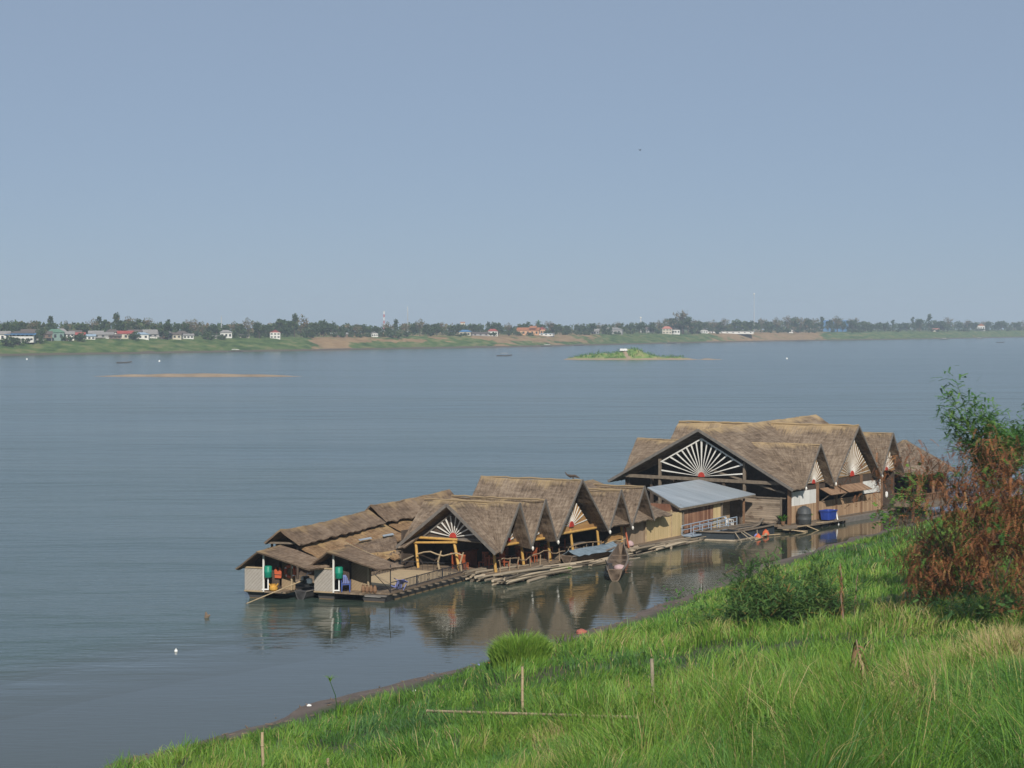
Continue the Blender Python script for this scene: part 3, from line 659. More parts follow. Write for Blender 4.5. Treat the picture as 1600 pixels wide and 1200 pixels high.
# ================================================================== small furniture
def make_chair(name, label, matn, group, w_=.44, h_=.9, seat=.45, wood=True):
    t = thing(name, label, 'chair', group=group); hw = w_ / 2
    if wood:
        MB().box(-hw, hw, -hw, hw, seat - .04, seat).build('seat', M[matn], t)
        mb = MB()
        for x in np.linspace(-hw + .05, hw - .05, 5): mb.box(x - .02, x + .02, hw - .04, hw - .01, seat, h_)
        mb.box(-hw, hw, hw - .05, hw, h_ - .12, h_); mb.build('backrest', M[matn], t)
    else:
        MB().prism([(-hw, -hw, seat), (hw, -hw, seat), (hw * .9, hw, seat - .02), (-hw * .9, hw, seat - .02)], (0, 0, -.03)).build('seat', M[matn], t)
        mb = MB()
        for k in range(5): x = -hw * .8 + k * hw * .4; mb.prism([(x - .035, hw, seat), (x + .035, hw, seat), (x * .95 + .035, hw + .12, h_ - .05), (x * .95 - .035, hw + .12, h_ - .05)], (0, .02, 0))
        mb.prism([(-hw * .95, hw + .1, h_ - .14), (hw * .95, hw + .1, h_ - .14), (hw * .7, hw + .14, h_), (-hw * .7, hw + .14, h_)], (0, .025, 0)); mb.build('backrest', M[matn], t)
        for s_ in (-1, 1):
            MB().tube([(s_ * hw, -hw, seat * .4), (s_ * hw * 1.08, -hw * .95, seat + .22), (s_ * hw * 1.08, hw, seat + .24)], .022, 6).build('armrest', M[matn], t)
    for sx in (-1, 1):
        for sy in (-1, 1):
            MB().beam((sx * (hw - .03) * (1.1 if not wood else 1), sy * (hw - .03) * (1.08 if not wood else 1), 0), (sx * (hw - .03), sy * (hw - .03), seat - .03), .045, .045).build('leg', M[matn], t)
    return t
def make_table(label, group, s=.8, h=.75):
    t = thing('dining_table', label, 'table', group=group); hs = s / 2
    MB().box(-hs, hs, -hs, hs, h - .05, h).build('table_top', M['chair_red'], t)
    for sx in (-1, 1):
        for sy in (-1, 1): MB().box(sx * (hs - .06) - .035, sx * (hs - .06) + .035, sy * (hs - .06) - .035, sy * (hs - .06) + .035, 0, h - .05).build('leg', M['chair_red'], t)
    return t
def put(o, fr, u, v, z, rz=0):
    x, y = frame_pt(fr, u, v); o.location = (x, y, z); o.rotation_euler = (0, 0, R_(fr[1] + rz)); return o
c0 = make_chair('dining_chair', 'x', 'chair_red', 'red-brown chairs in the restaurant', h_=1.0)
t0 = make_table('x', 'red-brown tables in the restaurant')
bayn = ['under the first pointed gable', 'under the second pointed gable', 'under the big fan gable']
spots = [(.9, 1.0, 20, 0, 'nearest the corner post'), (1.6, 2.2, 200, 0, 'behind the corner chair'), (2.4, .95, -15, 0, 'beside the second rail post'), (3.2, 1.8, 160, 0, 'set back by the dark partition'), (4.9, 1.05, 95, 1, 'left of its table'), (6.6, 1.15, -85, 1, 'right of its table'), (5.7, 2.5, 0, 1, 'behind its table'), (8.8, 1.2, 60, 2, 'pulled up against the railing'), (9.6, 2.4, -30, 2, 'set back in the shade'), (12.6, 2.2, 200, 2, 'right of the fan post'), (.5, 2.9, 90, 0, 'farthest back by the bar counter'), (2.7, 2.6, 120, 0, 'second from the dark partition'), (4.4, 2.0, 60, 1, 'set back left of its table'), (6.5, 2.3, -60, 1, 'set back right of its table')]
for i, (u_, v_, rz, b_, tx_) in enumerate(spots):
    o = c0 if i == 0 else copy_tree(c0); put(o, FR_, u_, v_, .45, rz); o['label'] = 'red-brown wooden chair %s, %s' % (bayn[b_], tx_)
for i, (u_, v_, b_) in enumerate(((1.9, 1.5, 0), (5.8, 1.4, 1), (9.3, 1.7, 2))):
    o = t0 if i == 0 else copy_tree(t0); put(o, FR_, u_, v_, .45, 4 * i); o['label'] = 'square red-brown dining table ' + bayn[b_]
bar = fthing(FR_, 'bar_counter', 'long red-brown slatted bar counter in the shade behind the white fan gable', 'counter', 1.0, 3.6, .45)
MB().box(-.6, 2.2, -.2, .3, 1.0, 1.06).build('counter_top', M['chair_red'], bar)
mb = MB()
for x in np.arange(-.5, 2.1, .13): mb.box(x, x + .09, -.15, -.1, 0, 1.0)
mb.build('slat_front', M['chair_red'], bar); MB().box(-.5, 2.1, .2, .26, 0, 1.0).build('back_panel', M['chair_red'], bar)
dt = fthing(FR_, 'serving_table', 'pale grey topped table behind the railing under the big fan gable', 'table', 13.0, 1.2, .45)
MB().box(-.9, .9, -.4, .4, .68, .74).build('table_top', M['hull_rim'], dt)
for sx in (-.8, .8):
    for sy in (-.3, .3): MB().box(sx - .03, sx + .03, sy - .03, sy + .03, 0, .68).build('leg', M['wood_grey'], dt)
pp = fthing(FR_, 'potted_plant', 'green leafy potted plant in the shade behind the big fan post', 'plant', 10.2, 2.6, .45)
MB().lathe((0, 0, 0), [(.14, 0), (.2, .3), (.21, .32)], 10).build('pot', M['wood_brown'], pp)
orn = fthing(FR_, 'roof_ornament', 'small carved bird ornament on the ridge end of the big restaurant gable', 'ornament', 10.87, .4, 5.8)
mb = MB(); mb.tube([(0, -.5, .12), (0, -.15, .25), (0, .2, .22), (0, .5, .32), (0, .62, .5)], [.03, .1, .12, .05, .03], 6); mb.build('body', M['wood_dark'], orn); MB().tube([(0, 0, -.1), (0, 0, .18)], .04, 5).build('stand', M['wood_dark'], orn)

wc = make_chair('plastic_chair', 'white plastic garden chair in the doorway of the metal-roofed shack', 'white_plastic', None, wood=False); put(wc, FB_, -3.7, 3.33, .27, 10)
bc = make_chair('plastic_chair', 'blue plastic chair standing on the right-hand hut porch under the green barrel', 'blue_plastic', None, w_=.5, wood=False, h_=.95); put(bc, FL_, .25, -1.95, .52, -60)
bc2 = make_chair('plastic_chair', 'lilac-blue plastic chair lying tipped over on the open deck by the railing', 'lilac_plastic', None, w_=.5, wood=False); put(bc2, FL_, 2.6, -4.1, .86, 30); bc2.rotation_euler = (R_(100), R_(25), R_(40))

# ================================================================== the two little huts at the downstream end
def hut(label, u, v, h2):
    t = fthing(FL_, 'floating_hut', label, 'hut', u, v, 0, 0, 'small thatched huts at the downstream end'); Z = .5
    TO = M['thatch_old']
    MB().box(-.03, .03, -1.25, .02, .48, 1.86).build('woven_panel', M['woven'], t)
    MB().box(.02, 2.3, .0, .05, .5, 1.9).build('side_wall', M['woven_tan'], t)
    [MB().box(-.08, .05, -1.25, .04, za, za + .08).build('panel_rail', M['bamboo_dry'], t) for za in (1.84, .42)]
    MB().beam((-.06, -1.3, .45), (-.06, -1.3, 2.8), .09, .09).build('post', M['white_paint'], t)
    MB().beam((.9, -3.15 if h2 else -2.7, .45), (.9, -3.15 if h2 else -2.7, 2.2), .1, .1).build('post', M['bamboo_dry'], t)
    MB().box(1.1, 1.16, -3.2 if h2 else -2.8, -1.9, .5, 2.15).build('back_panel', M['woven_tan'], t)
    MB().box(.6, .66, -2.0, -1.35, .5, 2.5).build('inner_wall', M['wood_dark'], t)
    MB().box(1.16, 1.2, -1.95, 0, .5, 2.5).build('inner_wall', M['wood_dark'], t)
    yr = -1.05
    MB().slope((-.5, yr, 2.92), (2.4, yr, 3.0), (2.4, .55, 1.85), (-.5, .42, 1.78), th=.09, ragged=.05).build('roof', TO, t)
    MB().slope((2.4, yr, 3.0), (-.5, yr, 2.92), (-.35, -4.7 if h2 else -4.55, 1.95), (2.2, -4.95, 2.0), th=.09, ragged=.05, sag=.05).build('roof', TO, t)
    MB().box(-.05, 2.6, -3.3 if h2 else -2.8, .05, .4, .5).build('floor_deck', M['deck'], t)
    for vv, ww in (((-.65, .62),) if not h2 else ((-.65, .62), (-3.85, .85))):
        mb = MB(); L_ = 11 if vv < -3 else 6; hw = ww
        mb.prism([(.15, vv - hw, .4), (.15, vv + hw, .4), (.35, vv + hw * .66, -.25), (.35, vv - hw * .66, -.25)], (L_, 0, 0)); hl = mb.build('pontoon', M['hull'], t)
        MB().box(.08, .2, vv - hw - .03, vv + hw + .03, .33, .42).build('gunwale', M['hull_rim'], hl)
        MB().prism([(.24, vv - hw * .80, .03), (.24, vv + hw * .80, .03), (.27, vv + hw * .70, -.1), (.27, vv - hw * .70, -.1)], (.1, 0, 0)).build('waterline_stain', M['waterline'], hl)
    return t
h2 = hut('right-hand woven bamboo hut with skewed thatch roof, joined to the railed deck', 0, 0, True)
h1 = hut('left-hand woven bamboo hut with skewed thatch roof and orange rings on its wall', -1.2, 4.1, False)
MB().box(.1, .2, -4.35, -3.3, .3, .38).build('name_board', M['white_paint'], h2)
def barrel(label, u, v, z):
    t = fthing(FL_, 'green_barrel', label, 'barrel', u, v, z, group='green plastic barrels on the huts')
    MB().lathe((0, 0, 0), [(.2, 0), (.235, .03), (.24, .3), (.25, .32), (.25, .36), (.24, .38), (.235, .66), (.2, .7), (.08, .71)], 18).build('body', M['green_plastic'], t, True)
    p = MB().tube([(0, 0, -.75), (0, 0, .02)], .04, 8); p.tube([(0, 0, -.72), (-.02, .4, -.74)], .04, 8); p.build('outlet_pipe', M['white_plastic'], t)
    return t
barrel('green plastic barrel on the right-hand hut, above the blue chair', -.05, -1.66, 1.32)
barrel('green plastic barrel on the left-hand hut, beside the orange rings', -1.25, 2.5, 1.32)
def ring(label, u, v, z, r=.36):
    t = fthing(FL_, 'life_ring', label, 'life ring', u, v, z, group='orange life rings on the hut wall'); mb = MB()
    pts = [(0, r * math.cos(a), r * math.sin(a)) for a in [2 * math.pi * k / 20 for k in range(21)]]; mb.tube(pts, .1, 8, False); mb.build('ring', M['orange'], t, True)
    mb = MB()
    for a in (.6, 2.2, 3.8, 5.4): mb.tube([(0, (r - .03) * math.cos(a), (r - .03) * math.sin(a)), (0, (r + .04) * math.cos(a + .12), (r + .04) * math.sin(a + .12))], .112, 8)
    mb.build('band', M['white_plastic'], t); return t
ring('large orange life ring hung under the eave of the left-hand hut', -.25, 1.55, 1.62, .33)
vst = fthing(FL_, 'life_vest', 'orange life vest hanging beside the green barrel of the left-hand hut', 'life vest', -.75, 2.12, 1.15)
mb = MB(); mb.prism([(0, -.2, .1), (0, .2, .1), (0, .24, .55), (0, .12, .78), (0, .05, .5), (0, -.05, .5), (0, -.12, .78), (0, -.24, .55)], (.09, 0, 0)); mb.build('panel', M['orange'], vst)
mb = MB(); mb.box(-.01, .1, -.215, .215, .28, .32); mb.build('strap', M['iron'], vst)
yb = fthing(FL_, 'cloth_bag', 'mustard yellow cloth bag slumped on the left-hand hut floor', 'bag', -1.05, 2.25, .5)
MB().lathe((0, 0, 0), [(.18, 0), (.26, .1), (.25, .24), (.14, .34), (.16, .42)], 11).build('body', M['yellow_bag'], yb)
mb = MB(); mb.tube([(0, -.2, .3), (0, -.32, .45)], .05, 6); mb.tube([(0, .18, .3), (0, .34, .42)], .05, 6); mb.build('corner_knot', M['yellow_bag'], yb)
jar = fthing(FL_, 'water_jar', 'row of dark clay jars on the right-hand hut porch', 'jar', .5, -3.0, .5)
for k in range(4): MB().lathe((0, -k * .26, 0), [(.08, 0), (.13, .12), (.11, .3), (.07, .4), (.085, .44)], 10).build('jar', M['wood_brown'], jar)

def longboat(name, label, loc, rz, L_, wd, dep, hullm, group=None, rise=.45, transom=True):
    """slim river boat along +x; bow at +x end rises"""
    t = thing(name, label, 'boat', loc, rz, group); V = []; k = 16; ns = 9
    for i in range(k + 1):
        s_ = i / k; x = (s_ - .5) * L_
        wv_ = wd / 2 * min(1, (1.0 if transom else .25) * .72 + 1.1 * s_ * (1 - s_) * 1.1) * (1 - max(0, s_ - .55) ** 1.6 * 2.2)
        wv_ = max(wv_, .05); z0 = rise * max(0, s_ - .45) ** 2 * 3.0 + .08 * max(0, .25 - s_)
        for j in range(ns):
            a = (j / (ns - 1) - .5) * 2
            V.append((x, wv_ * a * (1 if abs(a) > .99 else .92), z0 + dep * (abs(a) ** 3.6) - dep * .35))
    Fc = [(i * ns + j, i * ns + j + 1, (i + 1) * ns + j + 1, (i + 1) * ns + j) for i in range(k) for j in range(ns - 1)]
    n0 = len(V); V += [(x, y * .86, z + .05) for x, y, z in V]
    Fc += [tuple(n0 + q for q in f[::-1]) for f in Fc]
    for i in range(k):
        for j in (0, ns - 1): Fc.append((i * ns + j, n0 + i * ns + j, n0 + (i + 1) * ns + j, (i + 1) * ns + j))
    Fc.append(tuple(range(ns))); Fc.append(tuple(n0 + j for j in range(ns - 1, -1, -1))) 
    Fc.append(tuple(k * ns + j for j in range(ns - 1, -1, -1)))
    add_mesh('hull', V, Fc, hullm, t)
    rim = MB()
    for j in (0, ns - 1): rim.tube([V[i * ns + j] for i in range(k + 1)], .035, 5)
    rim.build('gunwale', M['hull_rim'], t)
    for s_ in (.3, .5, .7): 
        i = int(s_ * k); MB().beam(V[i * ns], V[i * ns + ns - 1], .16, .03).build('thwart', M['boat_wood'], t)
    return t
# long-tail boat with its engine between the huts
x_, y_ = frame_pt(FL_, 3.7, .68)
lt = longboat('longtail_boat', 'dark longtail boat with exposed engine moored between the two huts', (x_, y_, .12), R_(FL_[1]), 8.5, 1.1, .55, M['hull'])
mb = MB(); mb.box(-3.9, -3.2, -.22, .22, .75, 1.0); mb.box(-3.75, -3.45, -.17, .17, 1.0, 1.22); mb.lathe((-3.35, .25, .8), [(.05, 0), (.18, .04), (.18, .16), (.05, .2)], 12); en = mb.build('engine', M['iron'], lt)
mb = MB(); mb.lathe((-3.7, -.3, .78), [(.06, 0), (.19, .05), (.19, .28), (.1, .34)], 12); mb.build('fuel_tank', M['white_plastic'], en)
mb = MB(); mb.lathe((-3.85, .1, 1.0), [(.09, 0), (.1, .18), (.03, .2)], 10); mb.tube([(-3.5, .1, 1.1), (-2.9, .25, 1.3), (-2.4, .3, 1.25)], .03, 6); mb.build('exhaust', M['steel'], en)
mb = MB(); mb.tube([(-3.9, .05, .98), (-5.8, .95, .45), (-7.6, 1.78, -.05)], [.04, .035, .03], 7); sh_ = mb.build('propeller_shaft', M['bamboo_dry'], lt)
mb = MB()
for k in range(2):
    a = math.pi * k; mb.prism([(-7.62, 1.78, -.03), (-7.55, 1.84, 0), (-7.6, 1.8, .3 * math.cos(a)), (-7.68, 1.75, .26 * math.cos(a))], (.01, .015, 0))
mb.build('propeller', M['iron'], sh_)
# the railed open deck
dk = fthing(FL_, 'deck_barge', 'open deck barge with tan reed floor and black iron railing', 'barge', 0, 0, 0)
MB().prism([(.5, -4.75, .42), (12.2, -4.6, .42), (12.2, .2, .42), (2.6, .2, .42), (2.6, -3.3, .42), (.5, -3.3, .42)], (0, 0, .1)).build('floor_deck', M['deck'], dk)
MB().prism([(3.0, -4.3, .525), (11.8, -4.2, .525), (11.8, .1, .525), (4.2, .1, .525)], (0, 0, .02)).build('reed_mat', M['mat_tan'], dk)
mb = MB()
for x in np.arange(1.0, 12.0, 1.0): mb.box(x, x + .12, -4.95, -4.55, .34, .42)
mb.build('joist', M['wood_grey'], dk)
mb = MB(); mb.tube([(.7, -4.7, 1.12), (12.1, -4.55, 1.15)], .03, 5); mb.tube([(.7, -4.7, .62), (12.1, -4.55, .64)], .025, 5); rl = mb.build('railing', M['iron'], dk)
mb = MB()
for x in np.arange(1.6, 12.0, .2): mb.tube([(x, -4.7 + .013 * x, .62), (x, -4.7 + .013 * x, 1.12)], .02, 4)
for x in (4.6, 6.2, 7.8, 9.4): mb.tube([(x + .2 * math.cos(a), -4.7 + .013 * x, .88 + .2 * math.sin(a)) for a in [2 * math.pi * k / 12 for k in range(13)]], .02, 4, False)
mb.build('baluster', M['iron'], rl)
for x in (.75, 4.5, 8.3, 12.0): MB().tube([(x, -4.7 + .013 * x, .4), (x, -4.7 + .013 * x, 1.2 if x > 1 else 2.2)], .035, 6).build('rail_post', M['iron'], dk)
MB().tube([(.78, -4.65, .65), (-.3, -4.2, 1.7), (-.2, -4.5, 1.95)], .022, 5).build('guy_pole', M['iron'], dk)
MB().prism([(2.4, -4.65, .38), (2.4, -3.1, .38), (2.5, -3.3, -.2), (2.5, -4.45, -.2)], (9.4, 0, 0)).build('pontoon', M['hull'], dk)
mb = MB(); mb.box(1.5, 11.8, -4.55, -4.5, -.02, .06); mb.build('waterline_stain', M['waterline'], dk)
for a_, b_ in (((12.1, .2), (12.1, -3.0)), ((6.0, .25), (12.0, .25))):
    p, q = Vector((*a_, 0)), Vector((*b_, 0)); mb = MB(); mb.tube([p + Vector((0, 0, 1.05)), q + Vector((0, 0, 1.05))], .025, 5)
    for k in range(int((q - p).length / .4)): e = p.lerp(q, k / ((q - p).length / .4)); mb.tube([e + Vector((0, 0, .5)), e + Vector((0, 0, 1.05))], .014, 4)
    mb.build('railing', M['iron'], dk)
# the two long barge roofs
def shed(label, fr, u, v, ang, L_, zr0, zr1, right, low, left, tm):
    o = frame_pt(fr, u, v); fr2 = (o, ang); t = fthing(fr2, 'thatched_shed', label, 'shed', group='long thatched sheds of the barges')
    er, ezr = right; el, ezl = left
    MB().slope((0, 0, zr0), (L_, 0, zr1), (L_ + .2, er, ezr), (.25, er, ezr), sag=.1, jit=.035, ragged=.07).build('roof', tm, t)
    MB().slope((L_, 0, zr1), (0, 0, zr0), (.3, el, ezl), (L_, el, ezl), sag=.1, jit=.035).build('roof', tm, t)
    MB().slope((.9, er + .35, ezr - .2), (L_ + 1.0, er + .35, ezr - .15), (L_ + 1.2, low[0], low[1]), (1.0, low[0], low[1]), jit=.05).build('lower_roof', M['thatch_tan'], t)
    for x in np.arange(.8, L_, 2.6):
        for y in (er + .45, el - .35): MB().beam((x, y, .45), (x, y, ezr + .1), .12, .12).build('post', M['wood_dark'], t)
        MB().beam((x, low[0] + .2, .45), (x, low[0] + .2, low[1] + .05), .1, .1).build('post', M['wood_dark'], t)
    MB().beam((.5, er + .1, ezr + .05), (.5, el - .1, ezl + .05), .1, .12).build('tie_beam', M['wood_grey'], t)
    MB().box(.2, L_ + .8, low[0] - .1, el - .2, .35, .47).build('floor_deck', M['deck'], t)
    MB().box(1.2, L_, el - .5, el - .42, .47, ezl).build('back_wall', M['wood_dark'], t)
    MB().box(3.0, 3.1, low[0] + .3, el - .5, .47, 2.0).build('partition', M['wood_dark'], t)
    mb = MB(); mb.prism([(.4, low[0] + .2, .35), (.4, el - .4, .35), (.7, el - .8, -.25), (.7, low[0] + .6, -.25)], (L_, 0, 0)); mb.build('pontoon', M['hull'], t)
    return t
shA = shed('nearer long thatched barge shed rising behind the two huts', FL_, 4.1, 4.55, 73, 15.3, 3.62, 3.66, (-1.2, 2.72), (-2.55, 1.72), (1.35, 2.7), M['thatch_old'])
shB = shed('farther thatched barge shed between the long shed and the restaurant', FL_, 20.4, 6.5, 65, 12.2, 3.86, 4.12, (-1.2, 2.72), (-3.2, 1.6), (1.4, 2.7), M['thatch_old'])
ln_ = fthing(FL_, 'lean_to_roof', 'low patched thatch lean-to with pale strips, between the huts and the restaurant', 'lean-to')
MB().slope((9.8, 3.5, 2.15), (16.8, 2.9, 2.2), (12.9, .75, 1.5), (9.2, 1.6, 1.45), jit=.06, ragged=.15).build('roof', M['thatch_old'], ln_)
MB().slope((9.35, 1.75, 1.62), (13.0, .95, 1.68), (12.6, .5, 1.30), (9.0, 1.3, 1.22), jit=.05, ragged=.2).build('eave_thatch', M['thatch_tan'], ln_)
mb = MB(); mb.prism([(12.0, 3.2, 2.34), (13.5, 3.05, 2.36), (13.3, 2.85, 2.3), (11.8, 3.0, 2.28)], (0, 0, .03)); mb.prism([(15.0, 2.95, 2.36), (16.4, 2.85, 2.37), (16.1, 2.6, 2.3), (14.7, 2.7, 2.3)], (0, 0, .03)); mb.build('pale_strip', M['metal_roof'], ln_)
for u_, v_ in ((9.4, 1.7), (11.0, 1.3), (12.6, .9), (15.8, 2.7)): MB().beam((u_, v_, .5), (u_, v_, 1.6), .08, .08).build('post', M['wood_dark'], ln_)
MB().box(9.0, 16.5, .3, 3.4, .35, .45).build('floor_deck', M['deck'], ln_)
MB().tube([(9.3, 2.2, 1.75), (9.6, 1.7, 2.0), (10.0, 3.1, 2.5)], .03, 5).build('pole', M['wood_brown'], ln_)
MB().tube([(9.7, 2.9, 2.35), (7.0, -.5, 1.95), (2.0, -4.4, 1.98)], .028, 5).build('pole', M['bamboo_dry'], ln_)
MB().tube([(13.0, .4, 1.0), (16.8, .6, 1.25), (19.5, 1.5, 1.3)], .05, 6).build('pole', M['bamboo_grey'], ln_)

# ================================================================== afloat along the front: bundles, boats, pen, drums
def bundle(label, u0, u1, v0, v1, z, nb, r, group, fr=FR_, spread=.5):
    t = fthing(fr, 'bamboo_bundle', label, 'bamboo bundle', (u0 + u1) / 2, (v0 + v1) / 2, 0, group=group); mb = MB(); L_ = u1 - u0
    per = max(6, int((v1 - v0) / (r * 2.3)))
    for k in range(nb):
        a0 = -L_ / 2 + rng.random() ** 2 * spread * L_ * .6; a1 = L_ / 2 - rng.random() * spread * L_ * .9
        y = ((k % per + .5) / per - .5) * (v1 - v0) + (rng.random() - .5) * r * 2; zz = .03 + (k // per) * r * 1.7 + rng.random() * r; dy = (rng.random() - .5) * .9; dz = (rng.random() - .5) * .16
        rr_ = r * (.7 + rng.random() * .6)
        mb.tube([(a0, y - dy, zz - dz), ((a0 + a1) / 2, y + (rng.random() - .5) * .16, zz + .03), (a1, y + dy, zz + dz)], [rr_, rr_, rr_ * .7], 7)
    mb.build('poles', M['raft'], t)
    mb = MB()
    for x in (-L_ * .25, L_ * .2): mb.tube([(x, -(v1 - v0) / 2 - .1, z * .4), (x, 0, z + .14), (x, (v1 - v0) / 2 + .1, z * .4)], .03, 5)
    mb.build('lashing', M['wood_dark'], t); return t
g_ = 'bundles of grey bamboo floats'
bundle('bamboo float bundle under the corner post by the railed deck', -2.0, 5.5, .4, 2.3, .36, 34, .085, g_)
bundle('bamboo float bundle with cut ends, nearest the water below the first gables', -2.8, 6.2, -2.1, -.7, .30, 30, .085, g_)
bundle('loose bamboo raft below the second gable, stretching to the tarped boat', 3.0, 12.0, -1.3, -.2, .2, 16, .07, g_)
bundle('bamboo raft between the tarped boat and the narrow wooden longboat', 9.5, 18.0, -1.9, -.6, .2, 18, .06, g_)
bundle('long pale bamboo raft floating below the split bamboo wall', 17.0, 29.3, -1.25, .1, .2, 26, .07, g_, spread=.8)
x_, y_ = frame_pt(FR_, 12.3, -.5)
tb = longboat('tarped_boat', 'moored boat under a pale blue tarp, alongside the big fan gable', (x_, y_, .42), R_(60), 8.0, 1.3, .5, M['boat_wood'], rise=.3)
mb = MB(); mb.slope((-3.6, .05, .62), (2.9, .05, .72), (2.9, -.72, .32), (-3.6, -.72, .28), jit=.06, th=.03); mb.slope((2.9, .05, .72), (-3.6, .05, .62), (-3.6, .7, .28), (2.9, .7, .32), jit=.06, th=.03); mb.build('tarp', M['tarp'], tb)
p0, p1 = Vector((6.62, 137.4, 0)), Vector((7.6, 149.4, 0)); c_ = (p0 + p1) / 2; dd = p1 - p0
lb = longboat('wooden_longboat', 'narrow wooden longboat moored bow-in beside the bamboo rafts', (c_.x, c_.y, .22), math.atan2(dd.y, dd.x), dd.length, 1.35, .75, M['boat_wood'], rise=.5)
mb = MB(); mb.lathe((0, 0, 0), [(.32, 0), (.42, .14), (.3, .3), (.08, .36)], 9); pk = fthing(FR_, 'cloth_heap', 'pink and white cloth heap lying in the stern of the narrow longboat', 'cloth'); pk.location = (7.05, 140.3, .4); mb.build('heap', M['pink_cloth'], pk, True)
mb = MB(); mb.lathe((.35, .3, 0), [(.2, 0), (.26, .1), (.16, .22), (.05, .26)], 8); mb.build('fold', M['white_plastic'], pk, True)
en2 = thing('boat_engine', 'dark engine and gear in the stern of the narrow longboat', 'engine', (6.45, 140.2, .3), .1); mb = MB(); mb.box(-.3, .15, -.4, .3, 0, .35); mb.box(-.2, .1, -.25, .1, .35, .55); mb.build('block', M['iron'], en2); MB().tube([(-.2, -.3, .3), (-.5, -1.2, .9)], .03, 6).build('tiller', M['iron'], en2)
pk2 = fthing(FR_, 'cloth_heap', 'small pink cloth bundle on the deck edge by the pale plank wall', 'cloth', 19.3, .25, .42); MB().lathe((0, 0, 0), [(.22, 0), (.3, .12), (.22, .32), (.06, .42)], 9).build('heap', M['pink_cloth'], pk2, True)
hy = fthing(FR_, 'water_hyacinth', 'bright green water hyacinth clump among the bamboo rafts', 'water plant', 5.6, -1.6, .1)

gw = fthing(FB_, 'gangway', 'blue-grey metal gangway with low handrails beside the bamboo wall', 'gangway')
ga, gb = Vector((-12.6, 2.0, .45)), Vector((-5.0, 2.3, .62)); mb = MB(); mb.beam(ga, gb, 1.0, .1); mb.build('walkway', M['gangway'], gw)
for o_ in (-.5, .5):
    mb = MB(); mb.tube([ga + Vector((0, o_, .75)), gb + Vector((-.3, o_, .75))], .04, 6); mb.tube([ga + Vector((0, o_, .4)), gb + Vector((-.3, o_, .4))], .03, 6)
    for k in range(6): e = ga.lerp(gb + Vector((-.3, 0, 0)), k / 5) + Vector((0, o_, 0)); mb.tube([e, e + Vector((0, 0, .75))], .035, 6)
    mb.build('handrail', M['gangway'], gw)
pen = fthing(FB_, 'fish_pen', 'dark netted floating fish pen framed with weathered planks', 'fish pen')
PP = [(-11.4, 2.0), (-10.6, -.9), (-3.2, -.4), (-2.0, 1.6)]
mb = MB()
for k in range(4): p, q = PP[k], PP[(k + 1) % 4]; mb.beam((*p, .72), (*q, .72), .3, .07)
mb.beam((-8.5, -.8, .74), (-8.2, 1.8, .74), .3, .06); mb.beam((-10.9, 1.2, .73), (-3, .8, .73), .25, .06); mb.build('frame', M['wood_grey'], pen)
mb = MB(); 
for k in range(4): p, q = Vector((*PP[k], .66)), Vector((*PP[(k + 1) % 4], .66)); mb.prism([p, q, q - Vector((0, 0, 1.0)), p - Vector((0, 0, 1.0))], (.02, .02, 0))
mb.prism([(-11, 1.8, .5), (-10.4, -.7, .5), (-3.4, -.2, .5), (-2.4, 1.4, .5)], (0, 0, -.03)); mb.build('net', M['net'], pen)
mb = MB(); mb.tube([(-11.3, 1.7, .06), (-10.5, -1.0, .06)], .12, 7); mb.tube([(-10.5, -1.0, .06), (-7, -.9, .06)], .1, 7); mb.build('float_log', M['bamboo_grey'], pen)
mb = MB()
for a_, b_ in (((-10.6, -1.0, .7), (-10.4, -1.5, -.1)), ((-9.6, -.9, .7), (-9.0, -1.7, -.1)), ((-9.2, -.9, .7), (-8.2, -1.8, -.1)), ((-6.6, -.7, .6), (-6.9, -.9, 0))): mb.tube([a_, b_], .04, 5)
mb.build('stake', M['bamboo_grey'], pen)
mb = MB(); mb.tube([(-9.5, -.7, .85), (-7, -.5, .8), (-5.6, -.3, .9), (-4, .2, 1.2), (-2.6, .9, 1.05)], .09, 6); mb.build('pole', M['wood_grey'], pen)
for k, (u_, v_, lab, mt, s_) in enumerate(((-5.2, -.7, 'larger orange float bag at the outer corner of the fish pen', 'orange', .75), (-7.6, -1.35, 'smaller faded orange float bag on the planks by the fish pen', 'orange', .6), (-7.1, -.9, 'lilac float bag beside the smaller orange one', 'lilac_plastic', .5))):
    fbg = fthing(FB_, 'float_bag', lab, 'float', u_, v_, .02, group='float bags tied to the fish pen'); MB().lathe((0, 0, 0), [(.34 * s_, 0), (.42 * s_, .12 * s_), (.33 * s_, .4 * s_), (.2 * s_, .52 * s_), (.1 * s_, .6 * s_)], 7).build('body', M[mt], fbg); MB().lathe((0, 0, .58 * s_), [(.08 * s_, 0), (.12 * s_, .1 * s_)], 7).build('neck', M[mt], fbg)
dw = fthing(FB_, 'drift_planks', 'loose floating planks and bamboo poles beside the fish pen floats', 'planks', -6.6, -1.2, .04); mb = MB()
for a_, b_ in (((-2.2, -.6, .02), (-.5, -.2, .06)), ((-1.8, -.3, .08), (1.2, .3, .1)), ((.6, .1, .1), (3.4, 1.3, .5)), ((1.4, .3, .05), (2.6, -.1, .05)), ((4.5, .4, .3), (5.6, -.8, 0))): mb.beam(a_, b_, .16, .06)
mb.build('planks', M['bamboo_dry'], dw)
tk = fthing(FB_, 'storage_drum', 'tall dark grey ribbed drum on the ledge by the white panel', 'drum', 1.2, -.75, .42)
MB().lathe((0, 0, 0), [(.52, 0), (.58, .05), (.58, .4), (.6, .43), (.58, .46), (.57, .85), (.6, .88), (.57, .92), (.52, 1.25), (.3, 1.42), (.16, 1.44)], 18).build('body', M['grey_tank'], tk, True); MB().lathe((0, 0, 1.44), [(.18, 0), (.18, .06)], 10).build('lid', M['hull'], tk)
